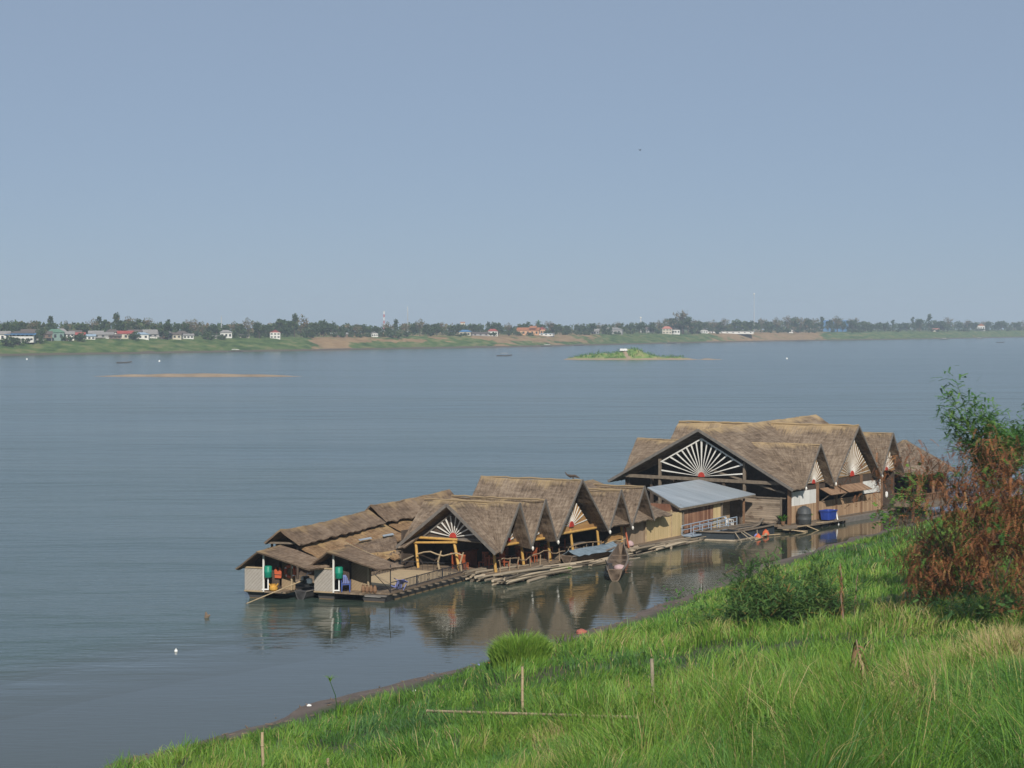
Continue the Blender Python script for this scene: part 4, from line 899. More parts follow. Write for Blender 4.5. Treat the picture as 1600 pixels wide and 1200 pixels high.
tu = fthing(FB_, 'blue_tub', 'big deep blue plastic tub on the ledge under the shutters', 'tub', 5.6, -.7, .5)
mb = MB(); V_ = []
for (sx, sy, z) in ((.7, .42, 0), (.82, .5, .68), (.88, .56, .7), (.88, .56, .76), (.8, .48, .76), (.66, .38, .08)):
    for a in range(16):
        ca, sa = math.cos(2 * math.pi * a / 16), math.sin(2 * math.pi * a / 16); V_.append((sx * math.copysign(abs(ca) ** .4, ca), sy * math.copysign(abs(sa) ** .4, sa), z))
Fc = [(i * 16 + a, i * 16 + (a + 1) % 16, (i + 1) * 16 + (a + 1) % 16, (i + 1) * 16 + a) for i in range(5) for a in range(16)] + [tuple(range(15, -1, -1)), tuple(80 + a for a in range(16))]
add_mesh('body', V_, Fc, M['blue_tub'], tu)
hs = fthing(FB_, 'hose', 'pale hose hanging from the blue tub into the water', 'hose', 6.75, -.75, 0); MB().tube([(-.25, 0, 1.25), (0, -.1, 1.1), (.05, -.15, .6), (-.05, -.3, .2), (0, -.35, -.15)], .06, 7).build('tube', M['white_plastic'], hs)
lg = fthing(FB_, 'ledge_planks', 'narrow weathered plank ledge along the front of the hall', 'ledge', 0, 0, 0)
mb = MB(); mb.box(-2.2, 8.0, -1.3, -.12, .3, .4); mb.build('boards', M['wood_grey'], lg); mb = MB(); mb.box(8.0, 17.0, -.75, -.12, .0, .36); mb.build('pontoon', M['hull_rim'], lg)
mb = MB()
for a_, b_ in (((-2.6, -.9, .3), (-.2, -1.7, .05)), ((-1.0, -1.4, .45), (2.6, -1.0, .36)), ((2.8, -1.1, .45), (5.2, -1.25, .4)), ((.5, -1.3, .4), (1.5, -2.1, -.1))): mb.beam(a_, b_, .22, .06)
mb.build('loose_board', M['bamboo_dry'], lg)
for u_ in np.arange(-1.8, 8.1, 1.4): MB().tube([(u_, -1.0, -.3), (u_, -1.0, .3)], .08, 6).build('stilt', M['wood_dark'], lg)
for u_ in (-1.5, 2.5): MB().tube([(u_, -.7, 0), (u_ + 2.6, -.7, 0)], .28, 8).build('float_drum', M['hull'], lg)
for k, (u_, lab) in enumerate(((-.35, 'small leafy plant in the dark doorway at the hall corner'), (2.1, 'leafy pot plant behind the grey drum'))):
    pl = fthing(FB_, 'potted_plant', lab, 'plant', u_, -.5 if k else .35, .42); MB().lathe((0, 0, 0), [(.13, 0), (.2, .3), (.22, .33)], 9).build('pot', M['wood_brown'], pl)
ww_ = fthing(FB_, 'wall_lantern', 'pale lantern hung at the far corner of the hall', 'lantern', 17.55, -.3, 1.5); mb = MB(); mb.lathe((0, 0, 0), [(.07, 0), (.12, .08), (.12, .42), (.05, .52)], 9); mb.build('body', M['white_plastic'], ww_); MB().tube([(0, 0, .5), (0, .2, 1.5)], .02, 5).build('cord', M['iron'], ww_)

# the hip-roofed pavilion at the upstream end
pv = fthing(FB_, 'floating_pavilion', 'open floating pavilion with pyramid thatch roof, partly behind the withered tree', 'pavilion', 26.0, 1.9)
for k in range(4):
    a = math.pi / 2 * k; r = lambda x, y, z: (x * math.cos(a) - y * math.sin(a), x * math.sin(a) + y * math.cos(a), z)
    MB().slope(r(-.15, -.1, 6.05), r(.15, -.1, 6.05), r(3.6, -3.6, 3.25), r(-3.6, -3.6, 3.25)).build('roof', M['thatch'], pv)
    for s_ in (-2.6, 0, 2.6): MB().tube([r(s_, -2.8, .6), r(s_, -2.8, 3.5)], .14, 7).build('post', M['wood_brown'], pv)
    mb = MB(); mb.box(-3, 3, -3.05, -2.95, 1.35, 1.45)
    for x in np.arange(-2.8, 2.9, .4): mb.box(x, x + .08, -3.03, -2.97, .8, 1.4)
    mb.V = [r(*v_) for v_ in mb.V]; mb.build('railing', M['wood_brown'], pv)
    if k in (1, 2): MB().prism([r(-2.9, -2.6, .7), r(2.9, -2.6, .7), r(2.9, -2.6, 3.0), r(-2.9, -2.6, 3.0)], (.05, .05, 0)).build('back_screen', M['wood_dark'], pv)
MB().box(-6.4, 3.4, -3.3, 3.3, .55, .75).build('floor_deck', M['deck'], pv)
MB().box(-5.0, 6.0, -5.2, -3.3, .55, .7).build('walkway', M['wood_grey'], pv)
for x in (-5, -2, 1, 4): MB().tube([(x, -4.5, -.2), (x, -4.5, .6)], .16, 7).build('stilt', M['wood_grey'], pv)
for x in (-3.2, 0, 3.2): MB().tube([(x - 1.5, 0, .2), (x + 1.5, 0, .2)], .4, 8).build('float_drum', M['hull'], pv)

# drifting bits
st_ = atz(323, 965); sk = thing('driftwood_snag', 'dark driftwood snag poking out of the open water', 'driftwood', (st_.x, st_.y, 0)); mb = MB(); mb.tube([(-.1, 0, -.3), (0, 0, .1), (-.05, 0, .32)], [.1, .12, .04], 6); mb.tube([(0, 0, .0), (.18, .05, .16)], [.1, .04], 6); mb.build('stump', M['boat_wood'], sk)
st_ = atz(275, 1018); sk = thing('float', 'tiny white float on the calm water near the bank', 'float', (st_.x, st_.y, 0)); MB().lathe((0, 0, -.05), [(.05, 0), (.09, .06), (.07, .14), (.02, .16)], 9).build('body', M['white_plastic'], sk); MB().lathe((0, 0, .11), [(.02, 0), (.02, .06)], 6).build('cap', M['white_plastic'], sk)
def rock(name, label, cat, px, py, s, mt):
    p = gp(px, py); k = 9; V = []; Fc = []
    bm_ = [(math.cos(2 * math.pi * a / k), math.sin(2 * math.pi * a / k)) for a in range(k)]
    for r, z in ((.9, -.3), (1, .0), (.95, .35), (.6, .62), (.2, .7)):
        for (x, y) in bm_: q = 1 + (rng.random() - .5) * .35; V.append((x * r * s * q, y * r * s * q, z * s * (1 + (rng.random() - .5) * .2)))
    for i in range(4):
        for a in range(k): Fc.append((i * k + a, i * k + (a + 1) % k, (i + 1) * k + (a + 1) % k, (i + 1) * k + a))
    Fc.append(tuple(4 * k + a for a in range(k))); o = add_mesh(name, V, Fc, mt, smooth=False); o.location = p; return tag(o, label, cat)
rock('river_stone', 'rounded mossy stone in the shallows at the muddy edge', 'stone', 187, 1180, .33, M['stone'])
rock('litter', 'white plastic scrap on the mud below the pale hut', 'litter', 648, 1081, .10, M['white_plastic'])
rock('litter', 'bluish plastic scrap on the mud by the round grass clump', 'litter', 748, 1040, .12, M['lilac_plastic'])
rock('litter', 'orange scrap on the mud beside the round grass clump', 'litter', 763, 1037, .10, M['orange'])
rock('litter', 'white scrap floating at the muddy edge below the reeds', 'litter', 483, 1103, .10, M['white_plastic'])
rock('red_cloth', 'faded red cloth lying on the mud where grass meets the reflections', 'cloth', 908, 990, .30, M['red_cloth'])
rock('litter', 'white scrap on the mud above the round grass clump', 'litter', 858, 1004, .08, M['white_plastic'])
rock('mud_clod', 'dark mud clod at the waterline left of the round grass clump', 'clod', 690, 1047, .18, M['stone'])

# ------------------------------------------------------------------ vegetation on the near bank
M['grass'] = leafmat('grass_blades', [(0.0, (.062, .145, .045)), (.3, (.088, .205, .034)), (.55, (.16, .305, .038)), (.72, (.235, .35, .06)), (.85, (.32, .29, .10)), (1.0, (.48, .37, .19))], transl=.3, rough=.5, spec=.3)
M['leaf_green'] = leafmat('feather_leaf_green', [(0, (.035, .10, .025)), (.5, (.065, .175, .04)), (1, (.16, .27, .05))], transl=.35)
M['leaf_dark'] = leafmat('feather_leaf_dark', [(0, (.030, .085, .028)), (.5, (.075, .17, .048)), (.85, (.16, .25, .06)), (1, (.28, .18, .06))], transl=.3)
M['leaf_rust'] = leafmat('withered_leaf', [(0, (.095, .040, .022)), (.45, (.22, .088, .038)), (.8, (.33, .145, .058)), (1, (.40, .24, .11))], transl=.25)
M['leaf_broad'] = leafmat('broad_leaf', [(0, (.03, .10, .015)), (.5, (.07, .20, .025)), (1, (.18, .28, .05))], transl=.35)
M['dry_leaf'] = leafmat('dry_leaf', [(0, (.14, .07, .03)), (.5, (.25, .15, .08)), (1, (.40, .29, .17))], transl=.2)
M['bark'] = simple('bark', (.075, .055, .042), .9, .35, 6, (1, 1, .3))
M['twig'] = simple('pale_twig', (.24, .17, .12), .85, .3, 6)

def blades_mesh(name, mat, P, hgt, wid, lean_dir, lean, tint):
    """P (n,3) roots; each blade five vertices, bending toward lean_dir"""
    n_ = len(P); face = nrg.random(n_) * 6.283; wx, wy = np.cos(face) * wid / 2, np.sin(face) * wid / 2
    lx, ly = np.cos(lean_dir) * lean * hgt, np.sin(lean_dir) * lean * hgt
    V = np.zeros((n_, 7, 3))
    for k, (t, wf) in enumerate(((0, 1), (.45, .9), (.8, .6))):
        cx, cy, cz = P[:, 0] + lx * t * t, P[:, 1] + ly * t * t, P[:, 2] - .03 + hgt * (t - .35 * lean * t * t)
        V[:, 2 * k] = np.stack([cx - wx * wf, cy - wy * wf, cz], 1); V[:, 2 * k + 1] = np.stack([cx + wx * wf, cy + wy * wf, cz], 1)
    V[:, 6] = np.stack([P[:, 0] + lx * 1.15, P[:, 1] + ly * 1.15, P[:, 2] + hgt * (1 - .5 * lean)], 1)
    b = (np.arange(n_) * 7)[:, None]
    Q = np.concatenate([b + np.array([[0, 1, 3]]), b + np.array([[0, 3, 2]]), b + np.array([[2, 3, 5]]), b + np.array([[2, 5, 4]]), b + np.array([[4, 5, 6]])])
    return np_mesh(name, V.reshape(-1, 3), Q, mat, {'tint': np.repeat(np.clip(tint, 0, 1), 7)})
def in_view(X, Y, Z, mx=.0):
    px = 800 + F * X / Y; py = HY + F * (H - Z) / Y
    return (px > -120) & (py < 1400)
def scatter_grass(n_):
    # sample depth so that the picture density stays even
    Y = 19 * (178 / 19) ** (nrg.random(n_)); X = -(.255 * Y + 4) + nrg.random(n_) * (.53 * Y + 17)
    keep = nrg.random(n_) < 1.0
    s = shore_s(X, Y); edge = 3.0 + (vnoise(X, Y, 2.5, 31) - .4) * 2.6 - np.clip((Y - 108) / 12, 0, 1) * 1.2
    k = (s > edge) & (s < 60); X, Y, s = X[k], Y[k], s[k]
    Z = ground(X, Y); k = in_view(X, Y, Z); return X[k], Y[k], Z[k], s[k]
X, Y, Z, s = scatter_grass(660000)
# tufts: pull blades toward clump centres and give every clump its own height, lean and tone
cl = 1.1; jx, jy = np.floor(X / cl + vnoise(X, Y, 2, 41) * .8), np.floor(Y / cl + vnoise(X, Y, 2, 42) * .8)
def hsh(a, b, k):
    v = np.sin(a * 12.9898 + b * 78.233 + k * 37.7) * 43758.5453; return v - np.floor(v)
ch, ct, cd = hsh(jx, jy, 1), hsh(jx, jy, 2), hsh(jx, jy, 3)
big = vnoise(X, Y, 9, 51); mid = vnoise(X, Y, 3.2, 52)
pxs = 800 + F * X / Y; pys = HY + F * (H - Z) / Y
h = (.26 + .60 * ch ** 1.4 + .5 * (big - .4) + .3 * (mid - .5)) * (.75 + .5 * nrg.random(len(X)))
h = np.clip(h, .16, 1.35) * np.clip((s - 1.0) / 5.0, .28, 1) * (1 + .35 * np.clip((pys - 1060) / 100, 0, 1) * np.clip((pxs - 800) / 300, 0, 1))
wid = np.maximum(.011, Y / 2144 * .85) * (.7 + .6 * nrg.random(len(X)))
tint = .45 + .34 * (ct - .5) + .42 * (big - .5) + .3 * (mid - .5) + .36 * (nrg.random(len(X)) - .5)
fgw = np.clip((pys - 1035) / 110, 0, 1) * np.clip((pxs - 820) / 350, 0, 1)
h = h * (1 + .55 * fgw * (.4 + ch)); tint = tint - .08 * fgw * (ct > .35)
sedge = np.exp(-(((pxs - 640) / 110) ** 2 + ((pys - 1150) / 45) ** 2)) + np.exp(-(((pxs - 1340) / 70) ** 2 + ((pys - 875) / 30) ** 2)) * .7
tint -= .3 * sedge
tint += .14 * np.clip((pxs - 950) / 600, 0, 1) * np.clip((pys - 930) / 200, 0, 1) * (mid > .45) * .6
strawp = np.exp(-(((pxs - 1570) / 62) ** 2 + ((pys - 1025) / 38) ** 2)) * 1.0 + np.exp(-(((pxs - 1430) / 60) ** 2 + ((pys - 985) / 35) ** 2)) * .3 + np.exp(-(((pxs - 1420) / 70) ** 2 + ((pys - 1110) / 26) ** 2)) * .35 + .03
tint = np.where(nrg.random(len(X)) < strawp, .82 + .18 * nrg.random(len(X)), tint)
tint = np.where(nrg.random(len(X)) < .04 + .05 * (pys > 1080) * (pxs > 850), .72 + .28 * nrg.random(len(X)), tint)
ld = cd * 6.283 + (nrg.random(len(X)) - .5) * 2.2; lean = .15 + .75 * nrg.random(len(X)) ** 1.3
bare = vnoise(X, Y, 4.5, 61) + .4 * (vnoise(X, Y, 1.4, 62) - .5)
k = ~((bare < .20) & (nrg.random(len(X)) < .45)) & ~((ch < .28) & (nrg.random(len(X)) < .55)) & ~((cd < .45 * fgw) & (nrg.random(len(X)) < .7))
P = np.stack([X, Y, Z], 1)
gr = blades_mesh('grass', M['grass'], P[k], h[k], wid[k], ld[k], lean[k], tint[k]); tag(gr, kind='stuff')
print('grass blades', k.sum())

def clump(name, label, cat, px, py, n_, rad, hg, mat, tlo, thi, w_=None, group=None, lean=.55, root=None):
    p = gp(px, py) if root is None else root; a = nrg.random(n_) * 6.283; r = rad * np.sqrt(nrg.random(n_)); X, Y = p.x + r * np.cos(a), p.y + r * np.sin(a)
    Z = ground(X, Y) if root is None else np.full(n_, p.z)
    hh = hg * (.6 + .5 * nrg.random(n_)) * (1 - .35 * (r / rad) ** 2)
    wd = np.full(n_, w_ or max(.02, p.y / 2144 * .9)) * (.7 + .6 * nrg.random(n_))
    o = blades_mesh(name, mat, np.stack([X, Y, Z], 1), hh, wd, a + (nrg.random(n_) - .5) * 1.5, lean * (.4 + nrg.random(n_) * .9), tlo + (thi - tlo) * nrg.random(n_))
    return tag(o, label, cat, group)
clump('grass_clump', 'round lush green grass clump at the mud edge beside the reflections', 'grass clump', 813, 1043, 4200, 1.15, 1.75, M['grass'], .5, .74, lean=.35)
clump('straw_clump', 'pale dry straw clump bending over at the edge below the withered tree', 'dry grass', 1560, 1045, 1500, 2.2, 1.3, M['grass'], .82, 1.0, .028, lean=1.0)
clump('straw_clump', 'small dry straw tuft in the shade below the withered shrub', 'dry grass', 1470, 935, 500, .9, 1.0, M['grass'], .78, .98, .03)
for o_ in (hy,):
    n_ = 220; a = nrg.random(n_) * 6.283; r = .5 * np.sqrt(nrg.random(n_)); wx_, wy_ = o_.location.x, o_.location.y
    P = np.stack([wx_ + r * np.cos(a) * 1.3, wy_ + r * np.sin(a), np.full(n_, .12)], 1)
    lf = blades_mesh('leaves', M['grass'], P, .18 + .2 * nrg.random(n_), np.full(n_, .1), a, .6 * nrg.random(n_), .25 + .35 * nrg.random(n_)); mw = lf.matrix_world.copy(); lf.parent = o_; lf.matrix_parent_inverse = Matrix.LocRotScale(o_.location, o_.rotation_euler, None).inverted()
for pl in [o for o in bpy.data.objects if o.name.startswith('potted_plant')]:
    n_ = 70; a = nrg.random(n_) * 6.283; P = np.stack([.15 * np.cos(a) * nrg.random(n_), .15 * np.sin(a) * nrg.random(n_), np.full(n_, .28)], 1)
    lf = blades_mesh('leaves', M['leaf_broad'], P, .4 + .45 * nrg.random(n_), np.full(n_, .11), a, .4 + .5 * nrg.random(n_), nrg.random(n_)); lf.parent = pl

class Tree:
    def __init__(s, seed): s.r = random.Random(seed); s.mb = MB(); s.tips = []
    def limb(s, p, d, L, r, depth, spread, droop=0.0, nseg=4):
        pts = [Vector(p)]; rad = [r]; d = Vector(d).normalized()
        for k in range(nseg):
            d = (d + Vector((s.r.uniform(-1, 1), s.r.uniform(-1, 1), s.r.uniform(-.6, .8) - droop)) * .16).normalized()
            pts.append(pts[-1] + d * L / nseg); rad.append(r * (1 - .6 * (k + 1) / nseg))
            if depth > 0 and k >= 1:
                for _ in range(2 if k < nseg - 1 else 3):
                    a = Vector((s.r.uniform(-1, 1), s.r.uniform(-1, 1), s.r.uniform(-.35, .75) - droop)).normalized()
                    s.limb(pts[-1], (d * (1 - spread) + a * spread), L * s.r.uniform(.45, .75), rad[-1] * .7, depth - 1, spread, droop)
            elif depth == 0: s.tips.append((pts[-1].copy(), d.copy()))
        s.mb.tube(pts, rad, 5 if depth < 2 else 7)
def fronds(rr, tips, per, flen, leaf, npair, drop, tint, lo=None, jitter=.25):
    """pinnate leaves at the branch tips -> verts, quads, tint"""
    V = []; Q = []; T = []
    for (p, d) in tips:
        tb_ = rr.random() * .5 - .25
        for _ in range(per):
            o = p + Vector((rr.gauss(0, jitter), rr.gauss(0, jitter), rr.gauss(0, jitter * .8)))
            f = (d * .5 + Vector((rr.uniform(-1, 1), rr.uniform(-1, 1), rr.uniform(-.6, .6) - drop))).normalized()
            sd_ = f.cross(Vector((rr.uniform(-.4, .4), rr.uniform(-.4, .4), 1))).normalized(); up = sd_.cross(f)
            L = flen * rr.uniform(.6, 1.25); tn_ = min(1, max(0, tint + tb_ + rr.gauss(0, .16)))
            for k in range(npair):
                t = (k + .6) / npair; c = o + f * L * t - Vector((0, 0, drop * .5 * L * t * t)); ll = leaf * (1 - .45 * abs(t - .45)) * rr.uniform(.8, 1.2); hw = L / npair * .40
                for sg in (-1, 1):
                    e = c + (sd_ * sg + f * .35 + up * rr.uniform(-.25, .25)) * ll
                    b = len(V); V += [c - f * hw, c + f * hw, e + f * hw * .6, e - f * hw * .6]; Q.append((b, b + 1, b + 2, b + 3)); T += [tn_] * 4
    return V, Q, T
def leafobj(name, data, mat, parent):
    V, Q, T = data; o = np_mesh(name, np.array([tuple(v) for v in V]), np.array(Q), mat, {'tint': np.array(T)}); o.parent = parent; return o
def root_at(name, label, cat, px, py, group=None, dz=0):
    p = gp(px, py); return thing(name, label, cat, (p.x, p.y, p.z + dz), 0, group), p
def pxm(p): return F / p.y           # photo pixels per metre at a point

# tall tree with feathery green crown, behind the withered shrub
t, p = root_at('feathery_tree', 'tall tree with feathery bright green crown rising above the rust-brown shrub', 'tree', 1545, 925)
k_ = 1 / pxm(p); tr = Tree(3)
tr.limb((0, 0, 0), (-.02, 0, 1), 150 * k_, .10, 0, .5); tr.tips = []
for (dx, dz, L) in ((-35, 150, 95), (-8, 150, 125), (30, 150, 110), (62, 140, 85), (10, 170, 110)):
    tr.limb((0, 0, 120 * k_), ((dx + rng.uniform(-8, 8)) * k_, rng.uniform(-30, 30) * k_, dz * k_ * .9), L * k_ * 1.05, .06, 1, .5)
tr.mb.build('trunk', M['bark'], t)
leafobj('crown', fronds(tr.r, tr.tips, 21, .46, .06, 10, .25, .66, jitter=.33), M['leaf_green'], t)
hang = [(q - Vector((0, 0, .6 + rng.random())), d_) for q, d_ in tr.tips if rng.random() < .25]
leafobj('withered_leaves', fronds(tr.r, hang, 3, .5, .07, 7, .9, .4, jitter=.3), M['leaf_rust'], t)
# second green crown at the frame edge
t, p = root_at('feathery_tree', 'feathery green tree cut by the right edge, behind the withered shrub', 'tree', 1640, 930)
k_ = 1 / pxm(p); tr = Tree(14); tr.limb((0, 0, 0), (0, 0, 1), 150 * k_, .09, 0, .5); tr.tips = []
for (dx, L) in ((-30, 90), (5, 105), (35, 100)): tr.limb((0, 0, 140 * k_), (dx * k_, rng.uniform(-20, 20) * k_, 130 * k_), L * k_, .05, 1, .5)
tr.mb.build('trunk', M['bark'], t); leafobj('crown', fronds(tr.r, tr.tips, 10, .5, .12, 8, .25, .5), M['leaf_green'], t)
# withered rust-brown shrubs
def rust(label, px, py, hpx, wpx, seed, per, n_l, amt=.30):
    t, p = root_at('withered_shrub', label, 'shrub', px, py, 'withered rust-brown shrubs'); k_ = 1 / pxm(p); tr = Tree(seed)
    for i in range(n_l):
        f_ = (i + .5) / n_l * 2 - 1; L = hpx * k_ * rng.uniform(.55, .8)
        tr.limb((f_ * wpx * .12 * k_, rng.uniform(-.4, .4), 0), (f_ * wpx * .62 * k_, rng.uniform(-.35, .35) * wpx * k_ * .8, hpx * k_ * (1 - .45 * abs(f_))), L, .05, 2, .5, .05)
    tr.mb.build('stems', M['bark'], t); tips = [q for q in tr.tips if tr.r.random() < amt]
    for _ in range(int(len(tips) * .5)):
        q = tips[tr.r.randrange(len(tips))]; f_ = tr.r.random(); tips.append((Vector((q[0].x * (.6 + .5 * f_) + tr.r.gauss(0, .3), q[0].y + tr.r.gauss(0, .3), max(.25, q[0].z * f_))), q[1]))
    leafobj('withered_leaves', fronds(tr.r, tips, per, .36, .05, 8, .75, .45, jitter=.24), M['leaf_rust'], t)
    g2 = [q for q in tr.tips if tr.r.random() < .035]
    leafobj('green_leaves', fronds(tr.r, g2, 6, .45, .09, 7, .3, .6, jitter=.25), M['leaf_green'], t)
    return t
rust('largest withered shrub, rust-brown leaves drooping under the green feathery crown', 1554, 945, 225, 160, 21, 6, 8, .31)
rust('withered rust-brown shrub leaning out over the lush grass, lower than its neighbour', 1484, 948, 112, 125, 22, 5, 6, .30)
rust('withered rust-brown shrub cut by the right edge of the view', 1628, 960, 220, 100, 23, 6, 5, .36)
# low dark green bush at the water side
t, p = root_at('spreading_bush', 'low spreading dark green bush with flat feathery sprays in the grass', 'bush', 1222, 985)
k_ = 1 / pxm(p); tr = Tree(31)
for i in range(17):
    f_ = (i + .5) / 17 * 2 - 1
    tr.limb((f_ * .3, 0, 0), (f_ * 95 * k_, rng.uniform(-75, 75) * k_, (82 - 35 * abs(f_)) * k_ * rng.uniform(.3, 1.1)), 84 * k_ * rng.uniform(.75, 1.12), .035, 1, .5, .03)
for _ in range(300):
    a_ = rng.random() * 6.28; e_ = math.asin(rng.random()); q_ = .72 + .28 * rng.random(); d_ = Vector((math.cos(a_) * math.cos(e_), math.sin(a_) * math.cos(e_), math.sin(e_)))
    tr.tips.append((Vector((d_.x * 92 * k_ * q_, d_.y * 78 * k_ * q_, (.10 + d_.z * q_ * (.75 + .3 * mnoise.noise(Vector((d_.x * 2.5, d_.y * 2.5, 4))))) * 84 * k_)), Vector((d_.x, d_.y, .25))))
tr.mb.build('stems', M['bark'], t); leafobj('foliage', fronds(tr.r, tr.tips, 13, .36, .038, 12, .10, .56, jitter=.28), M['leaf_dark'], t)
# leafy green sapling by the pavilion
t, p = root_at('leafy_sapling', 'bright leafy sapling at the bank edge in front of the pavilion', 'sapling', 1418, 838)
k_ = 1 / pxm(p); tr = Tree(41)
for (dx, dz, L) in ((-30, 60, 48), (10, 70, 62), (28, 60, 45), (-8, 70, 55), (-38, 40, 40)): tr.limb((0, 0, 0), (dx * k_, rng.uniform(-20, 20) * k_, dz * k_), L * k_, .03, 1, .35, .0, 3)
tr.mb.build('stems', M['bark'], t)
leafobj('leaves', fronds(tr.r, [q for q in tr.tips if tr.r.random() < .5], 4, .5, .2, 3, .5, .6, jitter=.22), M['leaf_broad'], t)
# bare twig with few dry leaves against the water
t, p = root_at('bare_sapling', 'thin bare sapling with a few dry leaves against the water', 'sapling', 1440, 925)
k_ = 1 / pxm(p); tr = Tree(42); tr.limb((0, 0, 0), (-.14, 0, 1), 215 * k_, .035, 0, .4); tr.tips = []
for q in (120, 160, 200, 235): tr.limb((-.14 * q * k_ * .8, 0, q * k_ * .88), (rng.uniform(-1, 1), rng.uniform(-.4, .4), 1.2), 38 * k_, .014, 0, .4, 0, 3)
tr.mb.build('stems', M['bark'], t); leafobj('withered_leaves', fronds(tr.r, tr.tips, 2, .4, .07, 6, .7, .25, jitter=.2), M['leaf_rust'], t)
# broad-leaved dark undergrowth under the shrubs
tips = []
for _ in range(300):
    q = gp(rng.uniform(1440, 1650), rng.uniform(930, 985)); tips.append((q + Vector((rng.gauss(0, .3), rng.gauss(0, .3), rng.uniform(.1, .9))), Vector((rng.uniform(-1, 1), rng.uniform(-1, 1), .6))))
V_, Q_, T_ = fronds(rng, tips, 6, .30, .07, 6, .2, .5, jitter=.28); o = np_mesh('undergrowth', np.array([tuple(v) for v in V_]), np.array(Q_), M['leaf_dark'], {'tint': np.array(T_)}); tag(o, kind='stuff')
tips = []
for (x0, x1, y0, y1, nn_) in ((1080, 1400, 1150, 1200, 90), (1500, 1600, 1120, 1200, 60), (1040, 1180, 930, 990, 60), (1400, 1470, 860, 910, 60)):
    for _ in range(nn_):
        q = gp(rng.uniform(x0, x1), rng.uniform(y0, y1)); tips.append((q + Vector((rng.gauss(0, .2), rng.gauss(0, .2), rng.uniform(.1, .5))), Vector((rng.uniform(-1, 1), rng.uniform(-1, 1), .6))))
V_, Q_, T_ = fronds(rng, tips, 4, .26, .06, 4, .1, .7, jitter=.2); o = np_mesh('weeds', np.array([tuple(v) for v in V_]), np.array(Q_), M['leaf_broad'], {'tint': np.array(T_) * .6}); tag(o, kind='stuff')

X2 = []
for _ in range(2600):
    q = gp(rng.uniform(1060, 1600), rng.uniform(1085, 1199)) if rng.random() < .12 else None
    if q is not None: X2.append(q + Vector((rng.gauss(0, .5), rng.gauss(0, .5), .05)))
P2 = np.array([tuple(q) for q in X2]); P2 = np.repeat(P2, 5, 0) + nrg.normal(size=(len(P2) * 5, 3)) * np.array([.25, .25, .03]); n2 = len(P2)
tag(blades_mesh('dead_stems', M['grass'], P2, .35 + .5 * nrg.random(n2), np.full(n2, .018), nrg.random(n2) * 6.28, .5 + .9 * nrg.random(n2), .74 + .26 * nrg.random(n2)), kind='stuff')
# dry stalks
def stalk(name, label, cat, base, top_px, nleaf, mat, ll, seed):
    t, p = root_at(name, label, cat, *base); k_ = 1 / pxm(p); rr = random.Random(seed); q = Vector(((top_px[0] - base[0]) * k_, 0, (base[1] - top_px[1]) * k_))
    pts = [Vector((0, 0, -.1)).lerp(q, i / 6) + Vector((rr.uniform(-.04, .04), rr.uniform(-.04, .04), 0)) for i in range(7)]
    MB().tube(pts, [.045 * (1 - .1 * i) for i in range(7)], 6).build('stem', M['twig'], t)
    V = []; Q = []; T = []
    for i in range(nleaf):
        c = pts[0].lerp(q, rr.uniform(.25, 1)); f = Vector((rr.uniform(-1, 1), rr.uniform(-1, 1), rr.uniform(-.6, .3))).normalized(); sd_ = f.cross(Vector((0, 0, 1))).normalized(); L = ll * rr.uniform(.5, 1.2); w_ = ll * .055; pv_ = c; tn_ = rr.random(); b = len(V)
        for k in range(4):
            t_ = k / 3; pp_ = c + f * L * t_ * .6 - Vector((0, 0, L * t_ * t_ * .8)); ww_ = w_ * (1 - t_ * .7); tw = Vector((0, 0, rr.uniform(-.4, .4))) * w_
            V += [pp_ - sd_ * ww_ + tw, pp_ + sd_ * ww_ - tw]; T += [tn_] * 2
        for k in range(3): Q.append((b + 2 * k, b + 2 * k + 1, b + 2 * k + 3, b + 2 * k + 2))
    leafobj('dry_leaves', (V, Q, T), mat, t); return t
stalk('dry_stalk', 'tall reddish dry weed stalk standing beside the dark bush', 'weed', (1318, 985), (1312, 880), 60, M['leaf_rust'], .35, 5)
stalk('dry_stalk', 'shorter reddish dry weed standing just right of the tall one', 'weed', (1334, 970), (1340, 895), 26, M['leaf_rust'], .25, 6)
stalk('dry_banana_stalk', 'pale dead broad-leaved stalk hanging in the mid grass slope', 'dead plant', (1362, 1108), (1338, 1000), 34, M['dry_leaf'], .8, 7)
stalk('dead_stem', 'curved pale dead stem at the lower right corner', 'dead plant', (1592, 1195), (1608, 1120), 4, M['dry_leaf'], .4, 8)

# bamboo poles and stakes
def pole(name, label, base, top, r, mat, knots=True, group=None):
    p = gp(*base); k_ = 1 / pxm(p); q = Vector(((top[0] - base[0]) * k_, .1, (base[1] - top[1]) * k_)); t = thing(name, label, 'pole', p, 0, group)
    n_ = max(3, int(q.length / .3)); pts = []; rad = []
    for i in range(n_ + 1):
        e = Vector((0, 0, -.3)).lerp(q, i / n_) + Vector((rng.uniform(-1, 1), 0, 0)) * r * .15
        if knots and 0 < i < n_: dv = q.normalized() * .02; pts += [e - dv, e, e + dv]; rad += [r, r * 1.3, r]
        else: pts.append(e); rad.append(r)
    MB().tube(pts, rad, 8).build('cane', M[mat], t); return t
pole('bamboo_stake', 'upright knotted bamboo stake joined to the fallen bamboo rail', (817, 1118), (816, 1042), .045, 'bamboo_dry')
pole('wooden_stake', 'weathered grey wooden stake with split top in the grass', (1023, 1118), (1018, 1030), .06, 'bamboo_grey', False)
pole('bamboo_stake', 'bamboo stake at the lower edge near the muddy shore', (412, 1215), (409, 1146), .045, 'bamboo_dry')
pole('wooden_stake', 'short grey stub poking from the grass right of the split-top stake', (1181, 1108), (1175, 1068), .045, 'bamboo_grey', False)
pole('bamboo_stake', 'short bamboo stub at the lower edge', (514, 1215), (512, 1186), .045, 'bamboo_dry')
